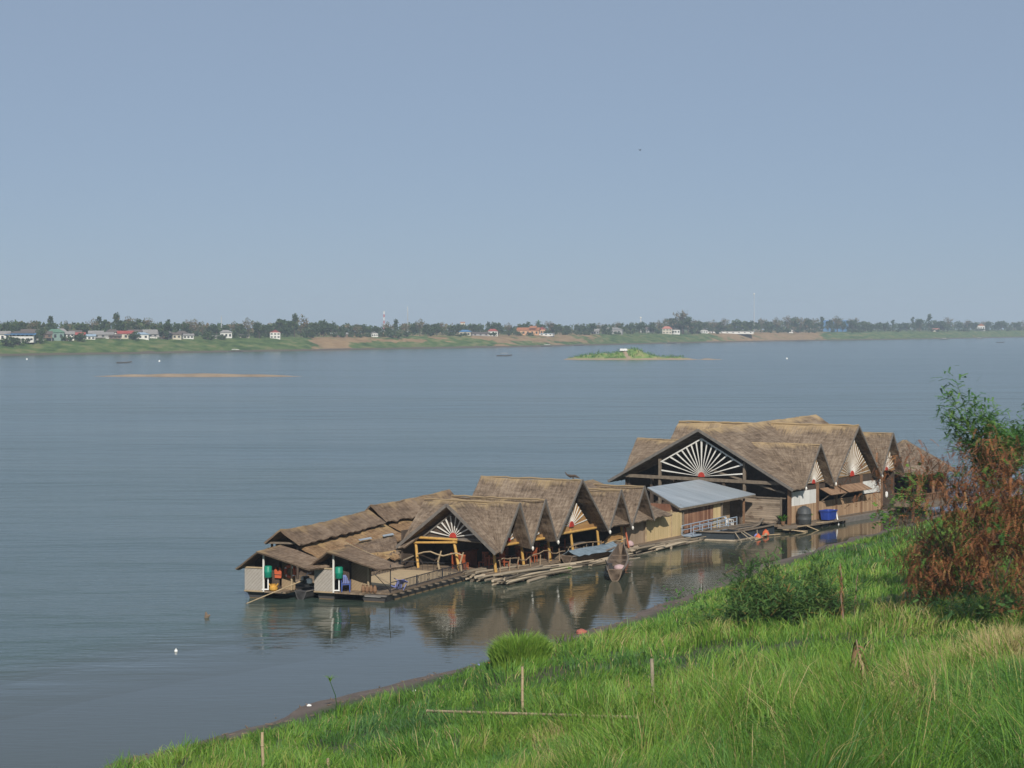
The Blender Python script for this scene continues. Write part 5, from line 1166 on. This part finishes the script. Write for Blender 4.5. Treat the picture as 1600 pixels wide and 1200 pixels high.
pa, pb = gp(668, 1120), gp(995, 1132); rl_ = thing('bamboo_rail', 'long pale bamboo rail lying across the grass slope', 'pole', (pa + pb) / 2, 0)
pa2 = aty(668, 1111, pa.y - 2.5); pb2 = aty(995, 1121, pb.y - 2.5); mid_ = (pa + pb) / 2; n_ = 13; pts = []; rad = []
for i in range(n_ + 1):
    e = pa2.lerp(pb2, i / n_) - mid_; dv = (pb2 - pa2).normalized() * .03; pts += [e - dv, e, e + dv]; rad += [.05, .062, .05]
MB().tube(pts, rad, 8).build('cane', M['bamboo_dry'], rl_)
MB().tube([pa2 - mid_ + Vector((1.0, 0, 0)), pa - mid_ + Vector((1.0, 0, -.3))], .03, 6).build('prop', M['bamboo_grey'], rl_); MB().tube([pb2 - mid_ - Vector((.8, 0, 0)), pb - mid_ - Vector((.8, 0, .3))], .03, 6).build('prop', M['bamboo_grey'], rl_)
rd, p = root_at('reed_stem', 'single tall reed stem at the shoreline left of the mud scraps', 'reed', 527, 1108); k_ = 1 / pxm(p)
MB().tube([(0, 0, -.1), (-.08, 0, 20 * k_), (-.3, 0, 42 * k_)], [.02, .018, .012], 5).build('stem', M['leaf_broad'], rd)
o = blades_mesh('leaves', M['grass'], np.tile([[-.3, 0, 42 * k_]], (22, 1)), np.full(22, .4), np.full(22, .035), nrg.random(22) * 6.28, .5 + .7 * nrg.random(22), np.full(22, .5)); o.parent = rd

mbd = MB()
for _ in range(170):
    f_ = rng.random(); i_ = rng.randrange(4, 11); p0_, p1_ = SA[i_], SA[i_ + 1]; q = p0_ + (p1_ - p0_) * f_; d_ = (p1_ - p0_) / np.hypot(*(p1_ - p0_)); off_ = rng.uniform(-.3, 2.2); x_, y_ = q[0] + d_[1] * off_, q[1] - d_[0] * off_; z_ = gz(x_, y_)
    a_ = rng.random() * 6.28; L_ = rng.uniform(.05, .35); mbd.tube([(x_, y_, z_ + .01), (x_ + L_ * math.cos(a_), y_ + L_ * math.sin(a_), z_ + rng.uniform(.01, .08))], [rng.uniform(.015, .05), .012], 5)
tag(mbd.build('debris', M['boat_wood']), kind='stuff')
# ------------------------------------------------------------------ the far bank: trees, houses, masts
M['far_leaf'] = leafmat('far_leaf', [(0, (.030, .052, .024)), (.4, (.055, .088, .034)), (.7, (.10, .13, .05)), (.85, (.16, .13, .075)), (1, (.21, .155, .10))], transl=.2, rough=.8, spec=.05)
def crown_mesh(name, lumps, nq, q, tint, spread=.14, seed=0):
    r = np.random.default_rng(seed); n_ = nq; L = np.array(lumps, float); wgt = L[:, 3] * L[:, 3]; li = r.choice(len(L), n_, p=wgt / wgt.sum())
    d = r.normal(size=(n_, 3)); d /= np.linalg.norm(d, axis=1)[:, None]; rad = r.random(n_) ** .4
    c = L[li, :3] + d * (L[li, 3:4] * rad[:, None]) * np.array([1, 1, .85])
    u = r.normal(size=(n_, 3)); u /= np.linalg.norm(u, axis=1)[:, None]; v = np.cross(u, r.normal(size=(n_, 3))); v /= np.linalg.norm(v, axis=1)[:, None]
    s_ = q * (.6 + .8 * r.random(n_))[:, None]; V = np.stack([c - u * s_, c + v * s_ * .6, c + u * s_, c - v * s_ * .6], 1).reshape(-1, 3)
    Q = np.arange(n_ * 4).reshape(-1, 4); T = np.repeat(np.clip(tint + (L[li, 4] if L.shape[1] > 4 else 0) + r.normal(size=n_) * spread, 0, 1), 4)
    return V, Q, T
FT = []   # far tree prototypes: (crown mesh, trunk mesh, kind)
def far_proto(kind, seed):
    r = random.Random(seed); lum = []
    if kind == 'round':
        for _ in range(11): a = r.random() * 6.28; rr = r.uniform(0, 3.6); lum.append((rr * math.cos(a), rr * math.sin(a), r.uniform(3.4, 9.0) - rr * .35, r.uniform(1.3, 2.4), r.uniform(-.15, .15)))
        tint, nq, q = .33, 520, .62
    elif kind == 'wide':
        for _ in range(14): a = r.random() * 6.28; rr = r.uniform(0, 6.0); lum.append((rr * math.cos(a), rr * math.sin(a), r.uniform(4.5, 9.0) - rr * .3, r.uniform(1.3, 2.2), r.uniform(-.15, .15)))
        tint, nq, q = .45, 640, .62
    elif kind == 'tall':
        for _ in range(9): z = r.uniform(3, 12); rr = r.uniform(0, 2.0) * (1 - z / 18); a = r.random() * 6.28; lum.append((rr * math.cos(a), rr * math.sin(a), z, r.uniform(1.0, 1.8), r.uniform(-.15, .15)))
        tint, nq, q = .38, 420, .55
    elif kind == 'bare':
        for _ in range(16): a = r.random() * 6.28; rr = r.uniform(0, 4.6); lum.append((rr * math.cos(a), rr * math.sin(a), r.uniform(4, 11.0) - rr * .4, r.uniform(1.2, 2.0), r.uniform(-.1, .1)))
        tint, nq, q = .9, 330, .42
    else:   # bush
        for _ in range(7): a = r.random() * 6.28; rr = r.uniform(0, 3.0); lum.append((rr * math.cos(a), rr * math.sin(a), r.uniform(1.0, 2.6), r.uniform(1.0, 1.7), r.uniform(-.1, .1)))
        tint, nq, q = .38, 260, .5
    V, Q, T = crown_mesh('crown', lum, nq, q, tint, seed=seed)
    me = np_mesh('crown', V, Q, M['far_leaf'], {'tint': T}); tr = MB(); topz = max(l[2] for l in lum)
    tr.tube([(0, 0, -.6), (.1, 0, topz * .4), (-.1, .1, topz * .75)], [.34, .25, .12], 6)
    for l in lum[:5]: tr.tube([(0, 0, topz * .35), (l[0] * .5, l[1] * .5, (topz * .35 + l[2]) / 2), (l[0], l[1], l[2])], [.16, .11, .05], 5)
    tm = tr.build('trunk', M['bark'])
    t = thing('far_tree', 'x', 'tree'); me.parent = t; tm.parent = t; return [t, kind, False]
for k, kd in enumerate(('round', 'round', 'round', 'wide', 'wide', 'tall', 'tall', 'bare', 'bare', 'bush', 'bush')): FT.append(far_proto(kd, 100 + k))
KW = dict(round='rounded dark green tree', wide='broad-crowned green tree', tall='tall narrow green tree', bare='thin brownish half-bare tree', bush='low green bush')
def seg_word(px):
    for lim, wd in ((60, 'on the far bank behind the blue-roofed house'), (130, 'among the green-roofed and red-roofed village houses'), (240, 'behind the crowded middle of the village'), (330, 'at the right end of the village'), (420, 'between the village and the lone red-roofed house'), (500, 'just past the lone red-roofed house'), (590, 'left of the red and white mast'), (690, 'between the thin masts and the pale tower'), (800, 'around the vivid blue-roofed house'), (880, 'around the orange temple'), (990, 'between the temple and the islet'), (1085, 'around the pink-roofed house'), (1200, 'below the tall white mast'), (1290, 'left of the blue warehouse'), (1340, 'beside the blue warehouse'), (1450, 'right of the blue warehouse, above green slope'), (1535, 'near the small house on the far right'), (1700, 'at the far right end of the far bank')):
        if px < lim: return wd
def far_pt(px, back):
    """point on the far bank seen at photo column px, `back` metres inland of the water's edge"""
    lo, hi = 0.0, cum[-1]
    for _ in range(40):
        m = (lo + hi) / 2; i = int(min(len(T) - 1, m / 7)); X, Y = np.interp(m, T, px_) + nxn[i] * back, np.interp(m, T, py_) + nyn[i] * back
        if X / Y < (px - 800) / F: lo = m
        else: hi = m
    return float(X), float(Y), i
def place_far(px, back, kind, sc, zofs=0.0, word=None):
    X, Y, i = far_pt(px, back); cand = [f for f in FT if f[1] == kind]; f = cand[rng.randrange(len(cand))]
    if not f[2]: t = f[0]; f[2] = True
    else: t = copy_tree(f[0])
    z = float(np.interp(back, offs, hz)) - .2
    t.location = (X, Y, z + zofs); t.rotation_euler = (0, 0, rng.random() * 6.28); t.scale = (sc, sc, sc * rng.uniform(.9, 1.1))
    t['label'] = KW[kind] + ' ' + (word or seg_word(px)); t['group'] = 'trees on the far bank'
    return t
used_ = 0
prof = lambda px: np.interp(px, [0, 60, 120, 190, 300, 360, 420, 440, 500, 560, 600, 640, 700, 800, 860, 960, 1020, 1065, 1090, 1140, 1180, 1240, 1300, 1340, 1420, 1440, 1500, 1540, 1600], [1.1, 1.1, .95, 1.2, 1.0, .95, 1.0, 1.25, 1.15, .9, .85, 1.05, .95, .95, 1.0, 1.0, 1.1, 1.7, 1.2, 1.35, 1.4, 1.5, 1.4, 1.35, 1.2, 1.55, 1.35, 1.45, 1.3])
px = -30.0
while px < 1640:
    depth = np.interp(px, [0, 800, 1600], [1, 1.5, 2.5]); step = rng.uniform(7, 15)
    inhouse = px < 310
    kd = rng.choices(['round', 'wide', 'tall', 'bare'], [.45, .38, .05, .2])[0]
    place_far(px + rng.uniform(-4, 4), rng.uniform(62, 110) if inhouse else rng.uniform(33, 75), kd, float(prof(px)) * rng.uniform(.82, 1.05)); used_ += 1
    if rng.random() < .5 and not inhouse: place_far(px + rng.uniform(-6, 6), rng.uniform(26, 36), 'bush', rng.uniform(.8, 1.3)); used_ += 1
    px += step
for px, back, kd, sc in ((10, 16, 'bush', 1.5), (28, 17, 'bush', 1.2), (40, 20, 'bush', 1.0), (62, 19, 'round', .8), (105, 24, 'bush', 1.1), (125, 22, 'bush', 1.3), (210, 23, 'bush', 1.3), (262, 26, 'round', 1.05), (255, 26, 'round', .9), (325, 24, 'bush', 1.2), (345, 24, 'bush', 1.0), (436, 45, 'round', 1.25), (405, 25, 'round', 1.1), (615, 24, 'bush', 1.6), (605, 27, 'round', .8), (1020, 30, 'round', 1.1), (1066, 34, 'bare', 1.9), (1075, 28, 'round', 1.5), (1090, 28, 'wide', 1.2), (1240, 60, 'wide', 1.7), (1265, 60, 'wide', 1.5), (1308, 32, 'bare', 1.6), (1333, 34, 'round', 1.6), (1437, 40, 'round', 1.6), (1475, 36, 'wide', 1.3)):
    place_far(px, back, kd, sc); used_ += 1
print('far trees', used_)
for f in FT:
    if not f[2]:
        for ch in list(f[0].children): bpy.data.objects.remove(ch)
        bpy.data.objects.remove(f[0])
# continuous wood farther inland
lum = []
for px in np.arange(-60, 1680, 1.7):
    X, Y, i = far_pt(px, rng.uniform(85, 150)); s_ = float(prof(px)); lum.append((X, Y, 8 + rng.uniform(1.0, 7.4) * s_, rng.uniform(2.4, 3.8) * s_, rng.choice([-.15, -.05, .05, .1, .42])))
V_, Q_, T_ = crown_mesh('treeline', lum, 26000, 1.25, .40, seed=5); tag(np_mesh('treeline', V_, Q_, M['far_leaf'], {'tint': T_}), kind='stuff')

# houses
def hm(name, c, **k): M[name] = simple(name, c, .8, .12, .6, bump=0, **k); return M[name]
for nm, c in dict(fw_white=(.62, .61, .57), fw_cream=(.50, .46, .37), fw_grey=(.30, .29, .28), fw_brown=(.16, .11, .08), fw_teal=(.17, .25, .22), fr_blue=(.07, .17, .32), fr_bluegrey=(.26, .34, .42), fr_red=(.30, .07, .06), fr_green=(.10, .19, .13), fr_grey=(.24, .23, .22), fr_dark=(.11, .09, .08), fr_pink=(.42, .17, .13), fr_orange=(.36, .14, .06), fw_orange=(.50, .29, .16), f_glass=(.03, .035, .04)).items(): hm(nm, c)
def house(label, px, back, wpx, hpx, wall, roof, rtype='gable', storeys=1, base=None, roofh=.32, nwin=3, cat='house', stilts=False):
    X, Y, i = far_pt(px, back); sc = Y / F; W_, Hh = wpx * sc, hpx * sc; z = base if base is not None else float(np.interp(back, offs, hz)) - .1
    ang = math.atan2(X, -Y) + math.pi / 2 * 0 ; yaw = -math.atan2(X, Y) + rng.uniform(-.15, .15)
    t = thing('far_house', label, cat, (X, Y, z), yaw, 'houses on the far bank'); D = max(4.5, W_ * .6); hw, hd = W_ / 2, D / 2; wh = Hh * (1 - roofh)
    z0 = 0
    if stilts:
        z0 = wh * .35
        for sx in (-hw + .3, 0, hw - .3): MB().box(sx - .15, sx + .15, -hd + .2, -hd + .5, -.5, z0).build('stilt', M['fw_grey'], t)
    MB().box(-hw, hw, -hd, hd, z0 - (0 if stilts else .6), wh).build('wall', M[wall], t)
    ov = .5; mb = MB()
    if rtype == 'gable':
        mb.prism([(-hw - ov, -hd - ov, wh - .1), (hw + ov, -hd - ov, wh - .1), (hw + ov, 0, Hh), (-hw - ov, 0, Hh)], (0, 0, .12)); mb.prism([(-hw - ov, hd + ov, wh - .1), (-hw - ov, 0, Hh), (hw + ov, 0, Hh), (hw + ov, hd + ov, wh - .1)], (0, 0, .12))
        for sx in (-hw, hw - .1): mb.prism([(sx, -hd, wh), (sx, hd, wh), (sx, 0, Hh - .05)], (.1, 0, 0))
    elif rtype == 'front':
        mb.prism([(-hw - ov, -hd - ov, wh - .1), (0, -hd - ov, Hh), (0, hd + ov, Hh), (-hw - ov, hd + ov, wh - .1)], (0, 0, .12)); mb.prism([(hw + ov, -hd - ov, wh - .1), (hw + ov, hd + ov, wh - .1), (0, hd + ov, Hh), (0, -hd - ov, Hh)], (0, 0, .12))
        mb.prism([(-hw, -hd + .02, wh), (hw, -hd + .02, wh), (0, -hd + .02, Hh - .1)], (0, .1, 0))
    elif rtype == 'flat': mb.box(-hw - .2, hw + .2, -hd - .2, hd + .2, wh, wh + .3)
    else:
        ap = [(-hw * .45, 0, Hh), (hw * .45, 0, Hh)]; c_ = [(-hw - ov, -hd - ov, wh), (hw + ov, -hd - ov, wh), (hw + ov, hd + ov, wh), (-hw - ov, hd + ov, wh)]
        b = len(mb.V); mb.V += c_ + ap
        for f_ in ((0, 1, 5, 4), (1, 2, 5), (2, 3, 4, 5), (3, 0, 4), (0, 3, 2, 1)): mb.face([b + q for q in f_])
    mb.build('roof', M[roof], t)
    for st in range(storeys):
        zz = z0 + (wh - z0) * (st + .3) / storeys; wz = (wh - z0) / storeys * .45
        for q in range(nwin):
            x = -hw + W_ * (q + .5) / nwin; ww = min(.65, W_ / nwin * .3); MB().box(x - ww, x + ww, -hd - .06, -hd + .02, zz, zz + wz).build('window', M['f_glass'], t)
    return t
house('pale grey walled house at the left edge of the village', 5, 30, 22, 14, 'fw_white', 'fr_grey')
hb = house('two-storey white house with blue awning roof at the left end of the village', 34, 24, 40, 16, 'fw_white', 'fr_dark', 'hip', 2, nwin=6, roofh=.2)
MB().prism([(-8.5, -5.6, 3.7), (8.5, -5.6, 3.7), (8.5, -4.0, 4.3), (-8.5, -4.0, 4.3)], (0, 0, .12)).build('awning', M['fr_blue'], hb)
house('dark brown timber house with wide low roof, between blue awning and green roof', 68, 28, 26, 14, 'fw_brown', 'fr_dark', 'gable', 1, stilts=True)
house('house with green hipped roof and teal wall in the village', 87, 30, 27, 17, 'fw_teal', 'fr_green', 'hip', 1)
house('pale house with grey roof just right of the green roof', 107, 30, 17, 13, 'fw_white', 'fr_grey', 'gable', 2)
house('low house with dull red roof in the middle of the village', 123, 32, 20, 11, 'fw_brown', 'fr_red')
house('small white house with light blue roof, lower on the slope', 140, 27, 18, 9, 'fw_white', 'fr_bluegrey')
house('long low grey-roofed house in the middle of the village', 162, 32, 30, 11, 'fw_grey', 'fr_grey', stilts=True)
house('dark house on stilts with a rusty dark roof below the red gable', 180, 26, 18, 9, 'fw_brown', 'fr_dark', stilts=True)
house('house with bright red gable roof in the right half of the village', 196, 31, 24, 13, 'fw_cream', 'fr_red', 'gable')
house('pale house with light blue-grey roof right of the red gable', 220, 29, 26, 11, 'fw_white', 'fr_bluegrey', 'hip')
house('grey weathered house right of the blue-grey roof', 243, 33, 22, 11, 'fw_grey', 'fr_grey', stilts=True)
house('low pale house with brown roof at the right end of the village', 274, 29, 20, 10, 'fw_cream', 'fr_dark')
house('small white shed with sagging roof past the village', 294, 29, 16, 8, 'fw_white', 'fr_grey')
house('white house on a brown terrace among trees', 353, 34, 18, 13, 'fw_white', 'fr_grey', 'hip', 1)
house('low grey outbuilding left of the white terrace house', 337, 30, 16, 6, 'fw_grey', 'fr_grey', 'flat')
house('low tan outbuilding among trees between terrace house and red-roofed house', 382, 30, 14, 6, 'fw_cream', 'fr_dark')
house('white two-storey house with dark red roof standing alone', 430, 26, 16, 14, 'fw_white', 'fr_red', 'front', 2, nwin=3)
house('low shed with bright grey roof above the tan slope', 530, 34, 26, 7, 'fw_brown', 'fr_grey', 'gable')
house('small white gabled house below the red and white mast', 585, 31, 10, 8, 'fw_white', 'fr_grey', 'front')
house('house with vivid blue roof above the tan slope', 727, 36, 18, 10, 'fw_cream', 'fr_blue', 'hip')
house('long low row building with grey roof right of the vivid blue roof', 750, 36, 26, 6, 'fw_grey', 'fr_dark', 'gable')
house('white house with red roof left of the orange temple', 770, 36, 15, 11, 'fw_white', 'fr_red', 'hip')
tm_ = house('orange temple hall with tiered orange roof', 826, 40, 34, 12, 'fw_orange', 'fr_orange', 'gable', 1, cat='temple', nwin=5)
sc_ = tm_.location.y / F
MB().prism([(2 * sc_, -6, 11 * sc_), (13 * sc_, -6, 11 * sc_), (13 * sc_, 0, 14.5 * sc_), (2 * sc_, 0, 14.5 * sc_)], (0, .3, .1)).build('roof_tier', M['fr_orange'], tm_)
house('small orange temple building with white trim right of the temple hall', 847, 38, 11, 13, 'fw_orange', 'fr_red', 'front', cat='temple')
house('low white wall building in front of the orange temple', 848, 31, 34, 4, 'fw_white', 'fr_bluegrey', 'flat', nwin=5)
house('wide grey-roofed house right of the temple', 957, 36, 32, 11, 'fw_grey', 'fr_grey', 'hip')
house('small grey house in trees left of the wide grey roof', 930, 36, 12, 9, 'fw_grey', 'fr_grey')
house('dark narrow house among trees left of the pink roof', 1016, 34, 13, 11, 'fw_grey', 'fr_dark', stilts=True)
house('house with pink-red roof and pale pillars on the slope', 1042, 31, 15, 12, 'fw_cream', 'fr_pink', 'hip', 2)
house('white house with dark openings right of the pink roof', 1056, 31, 13, 9, 'fw_white', 'fr_dark', 'front')
house('small bright white building left of the long white wall', 1100, 36, 11, 7, 'fw_white', 'fr_grey', 'front')
house('long low white wall building above the bare slope', 1140, 33, 72, 4, 'fw_white', 'fr_grey', 'flat', nwin=8)
house('bright white small roof among trees left of the blue warehouse', 1235, 38, 8, 6, 'fw_white', 'fr_grey', 'front')
house('large blue warehouse rising above the trees', 1306, 90, 38, 18, 'fr_blue', 'fr_blue', 'gable', 1, cat='warehouse', roofh=.2)
house('low pale house half hidden on the green slope', 1462, 36, 10, 5, 'fw_cream', 'fr_pink')
house('small house with white gable and orange roof on the far right', 1533, 44, 11, 12, 'fw_white', 'fr_orange', 'front')
for px__, back_, w__, h__, wl_, rf_, ty_, lb_ in ((47, 44, 26, 16, 'fw_grey', 'fr_dark', 'gable', 'dark-roofed house in the second row behind the blue awning house'), (95, 46, 20, 17, 'fw_white', 'fr_grey', 'hip', 'pale second-row house peeping over the green roof'), (118, 42, 18, 14, 'fw_cream', 'fr_dark', 'gable', 'brown-roofed second-row house behind the dull red roof'),
        (150, 41, 22, 13, 'fw_grey', 'fr_grey', 'gable', 'grey second-row house above the small light blue roof'), (176, 43, 22, 15, 'fw_white', 'fr_dark', 'hip', 'dark hipped roof in the second row left of the bright red gable'), (211, 42, 20, 14, 'fw_brown', 'fr_dark', 'gable', 'dark second-row house right behind the bright red gable'), (234, 43, 22, 14, 'fw_white', 'fr_grey', 'gable', 'pale second-row house behind the light blue-grey roof'), (258, 36, 16, 11, 'fw_brown', 'fr_grey', 'gable', 'small brown house left of the two low pale houses'), (284, 40, 18, 12, 'fw_grey', 'fr_dark', 'hip', 'dark-roofed house behind the low pale house at the village end')):
    house(lb_, px__, back_, w__, h__, wl_, rf_, ty_)
def mast(label, px, toppx, back, mats, wd, hub=False):
    X, Y, i = far_pt(px, back); sc = Y / F; z0 = 8.0; zt = H + (HY - toppx) * sc; t = thing('lattice_mast', label, 'mast', (X, Y, z0)); n_ = max(4, int((zt - z0) / 3)); hgt = zt - z0
    for j, m_ in enumerate(mats * 4 if len(mats) > 1 else mats):
        tot = len(mats) * 4 if len(mats) > 1 else 1; a_, b_ = hgt * j / tot, hgt * (j + 1) / tot; mb = MB()
        wa, wb = wd * (1 - .6 * a_ / hgt), wd * (1 - .6 * b_ / hgt)
        for k in range(3):
            an, an2 = k * 2.094, (k + 1) * 2.094; mb.beam((wa * math.cos(an), wa * math.sin(an), a_), (wb * math.cos(an), wb * math.sin(an), b_), .17, .17)
            q = max(1, int((b_ - a_) / 2.0))
            for s_ in range(q):
                f0, f1 = s_ / q, (s_ + 1) / q; w0, w1 = wa + (wb - wa) * f0, wa + (wb - wa) * f1
                mb.beam((w0 * math.cos(an), w0 * math.sin(an), a_ + (b_ - a_) * f0), (w1 * math.cos(an2), w1 * math.sin(an2), a_ + (b_ - a_) * f1), .1, .1)
        mb.build('mast_section', M[m_], t)
    if hub: MB().lathe((0, 0, hgt - 1), [(.3, 0), (.9, .3), (.9, 1.2), (.3, 1.5)], 8).build('antenna', M['white_paint'], t)
    return t
mast('red and white striped lattice mast above the trees', 600, 486, 60, ['red_paint', 'white_paint'], .9)
mast('thin grey mast right of the red and white one', 637, 479, 90, ['steel'], .5)
mast('tall pale lattice mast with antenna on top, right of mid river', 1178, 459, 70, ['mast_grey'], .55, True)
mast('short white mast just above the treetops, left of the pink roof', 1001, 496, 90, ['white_paint'], .7, True)
mast('thin grey mast above the village trees', 346, 494, 90, ['steel'], .35)
tw_ = far_pt(723, 70); sc_ = tw_[1] / F; tw = thing('brick_tower', 'pale brownish tower above the trees near the vivid blue roof', 'tower', (tw_[0], tw_[1], 8)); MB().box(-1.6, 1.6, -1.6, 1.6, -.5, 7 * sc_ + H - 8 - 4 * sc_).build('shaft', M['fw_cream'], tw); MB().box(-1.9, 1.9, -1.9, 1.9, 3 * sc_ + H - 8, 4 * sc_ + H - 8).build('cap', M['fr_pink'], tw)
plm = far_pt(841, 45); pt_ = thing('palm_tree', 'tall single palm in front of the orange temple', 'palm', (plm[0], plm[1], 8)); sc_ = plm[1] / F; ph = H - 8 + 4 * sc_
MB().tube([(0, 0, -.3), (.2, 0, ph * .5), (0, 0, ph)], [.4, .32, .28], 7).build('trunk', M['bark'], pt_)
tips = [(Vector((0, 0, ph)), Vector((math.cos(a), math.sin(a), .3))) for a in np.arange(0, 6.28, .42)]
leafobj('crown', fronds(rng, tips, 2, 3.0, .55, 5, .35, .3, jitter=.15), M['leaf_dark'], pt_)
# islet: grassy hump, white-roofed hut, moored boats
n = NT('islet_cover'); f = n.noise(n.coord('Object', (.25, .25, .6)), 1, 4); ge = n.n('NewGeometry'); sp = n.n('SeparateXYZ'); n.l(ge.outputs['Position'], sp.inputs[0])
gcol = n.ramp(f, [(.3, (.085, .15, .035)), (.5, (.15, .23, .05)), (.68, (.28, .24, .11))]); path = n.math('LESS_THAN', n.math('ABSOLUTE', n.math('SUBTRACT', n.math('SUBTRACT', sp.outputs[0], n.math('MULTIPLY', n.math('SUBTRACT', sp.outputs[1], 1008.0), -.35)), 53.5)), 1.0)
sandm = n.math('MAXIMUM', n.math('LESS_THAN', n.math('ADD', sp.outputs[2], n.math('MULTIPLY', n.math('SUBTRACT', f, .5), 1.0)), .62), path)
n.col(n.mix(sandm, gcol, (.30, .22, .145))); n.rough(.95); n.bump(f, .6, .5)
isle('islet', 8, 125, 990, 1035, isle_h, n.m)
tips = []
for _ in range(900):
    x_, y_ = rng.uniform(20, 82), rng.uniform(1000, 1024); hz_i = float(isle_h(np.array([x_]), np.array([y_]))[0])
    if hz_i > .75: tips.append((Vector((x_, y_, hz_i)), Vector((0, 0, 1))))
V_, Q_, T_ = fronds(rng, tips, 3, .8, .22, 2, -.3, .62, jitter=.4); tag(np_mesh('islet_grass', np.array([tuple(v) for v in V_]), np.array(Q_), M['leaf_broad'], {'tint': np.array(T_)}), kind='stuff')
ih = thing('islet_hut', 'tiny white-roofed shelter on top of the grassy islet', 'hut', (52.6, 1011, 3.0))
mb = MB(); mb.slope((-1.6, 0, 2.1), (1.6, 0, 2.1), (1.9, -1.5, 1.2), (-1.9, -1.5, 1.2), nu=4, nv=3, jit=.05); mb.slope((1.6, 0, 2.1), (-1.6, 0, 2.1), (-1.9, 1.5, 1.2), (1.9, 1.5, 1.2), nu=4, nv=3, jit=.05); mb.build('roof', M['fw_white'], ih)
for sx in (-1.5, 1.5):
    for sy in (-1.2, 1.2): MB().box(sx - .07, sx + .07, sy - .07, sy + .07, -.8, 1.4).build('post', M['wood_dark'], ih)
MB().box(-1.5, 1.5, 1.0, 1.1, -.3, 1.2).build('back_wall', M['fw_brown'], ih)

def canopy(t, L_, m_='fw_white', h=1.3):
    mb = MB(); mb.prism([(-L_ * .25, -.6, h), (-L_ * .25, 0, h + .25), (-L_ * .25, .6, h), (-L_ * .25, 0, h + .17)], (L_ * .5, 0, 0)); c_ = mb.build('canopy', M[m_], t)
    for sx in (-.22, .22):
        for sy in (-.5, .5): MB().tube([(sx * L_, sy, .2), (sx * L_, sy, h)], .04, 4).build('canopy_post', M['iron'], t)
def fboat(label, px, py, rz, L_, cn=None, dep=.55, grp='small boats on the river'):
    q = atz(px, py); t = longboat('river_boat', label, (q.x, q.y, .15), rz, L_, 1.5, dep, M['hull'], grp, transom=False)
    if cn: canopy(t, L_, cn)
    return t
fboat('slim dark boat alone on the water above the long sandbar', 194, 567.5, .05, 6.5)
fboat('pale-sided boat on the river left of the grassy islet', 788, 556.5, .02, 8.2, 'fr_grey')
fboat('slim dark boat on the river at the far right', 1563, 535.5, -.1, 7.5)
fboat('white boat moored at the front of the grassy islet', 921, 559.8, .2, 4.5, 'fw_white')
fboat('dark boat moored beside the white one at the islet', 928, 560.2, .3, 4.5)
for px, py, lb_ in ((181, 550.2, 'boat with low white canopy moored below the middle of the village'), (239, 550, 'boat with pale canopy moored below the right end of the village'), (368, 550.2, 'boat moored at the bank left of the white house with red roof'), (855, 541.8, 'small white-canopied boat below the temple bank'), (1250, 533.4, 'boat moored at the foot of the bare slope far right'), (1475, 531, 'white boat at the foot of the green slope on the right'), (1530, 530, 'dark boat with white canopy at the far right green bank'), (905, 540.4, 'dark boat moored below the bare slope left of the islet'), (1050, 537.0, 'boat moored behind the islet spit under the green slope')):
    fboat(lb_, px, py, rng.uniform(-.4, .4), 9, 'fw_white' if 'white' in lb_ or 'pale' in lb_ else 'fr_dark', grp='boats moored along the far bank')
for px, py, lb_ in ((42, 562, 'white buoy dot on the river near the left edge'), (249, 565, 'white buoy dot right of the slim dark boat'), (1229.5, 561, 'white buoy dot on the river right of the islet spit')):
    q = atz(px, py); t = thing('river_buoy', lb_, 'buoy', (q.x, q.y, 0)); MB().lathe((0, 0, -.2), [(.25, 0), (.42, .25), (.38, .6), (.1, .85)], 9).build('body', M['white_plastic'], t); MB().lathe((0, 0, .6), [(.06, 0), (.05, .5)], 6).build('pin', M['steel'], t)
# bird
q = Vector((0, 0, H)) + ray(1000, 235) * 330; bd = MB(); bd.tube([(-.17, 0, -.02), (-.08, 0, 0), (.06, 0, .02), (.14, 0, .03), (.2, 0, .02)], [.01, .045, .05, .03, .008], 7)
for s_ in (-1, 1): bd.prism([(-.05, s_ * .03, .03), (.07, s_ * .03, .03), (.05, s_ * .2, .16), (-.03, s_ * .34, .24), (-.07, s_ * .18, .14)], (0, 0, .008))
bd = bd.build('bird', M['black']); bd.location = q; bd.rotation_euler = (0, 0, .8); tag(bd, 'small dark bird flying alone high in the sky', 'bird')

# ------------------------------------------------------------------ haze
hm_ = bpy.data.materials.new('haze'); hm_.use_nodes = True; ht = hm_.node_tree
for nd in list(ht.nodes):
    if nd.type == 'BSDF_PRINCIPLED': ht.nodes.remove(nd)
pvn = ht.nodes.new('ShaderNodeVolumePrincipled'); pvn.inputs['Color'].default_value = (.71, .85, 1.0, 1); pvn.inputs['Density'].default_value = .00018; pvn.inputs['Anisotropy'].default_value = 0.0
ht.links.new(pvn.outputs[0], ht.nodes['Material Output'].inputs['Volume'])
HAZE = True
if HAZE:
    hz_ = MB().box(-1100, 1700, -450, 4300, -5, 60).build('haze', hm_); tag(hz_, kind='stuff')
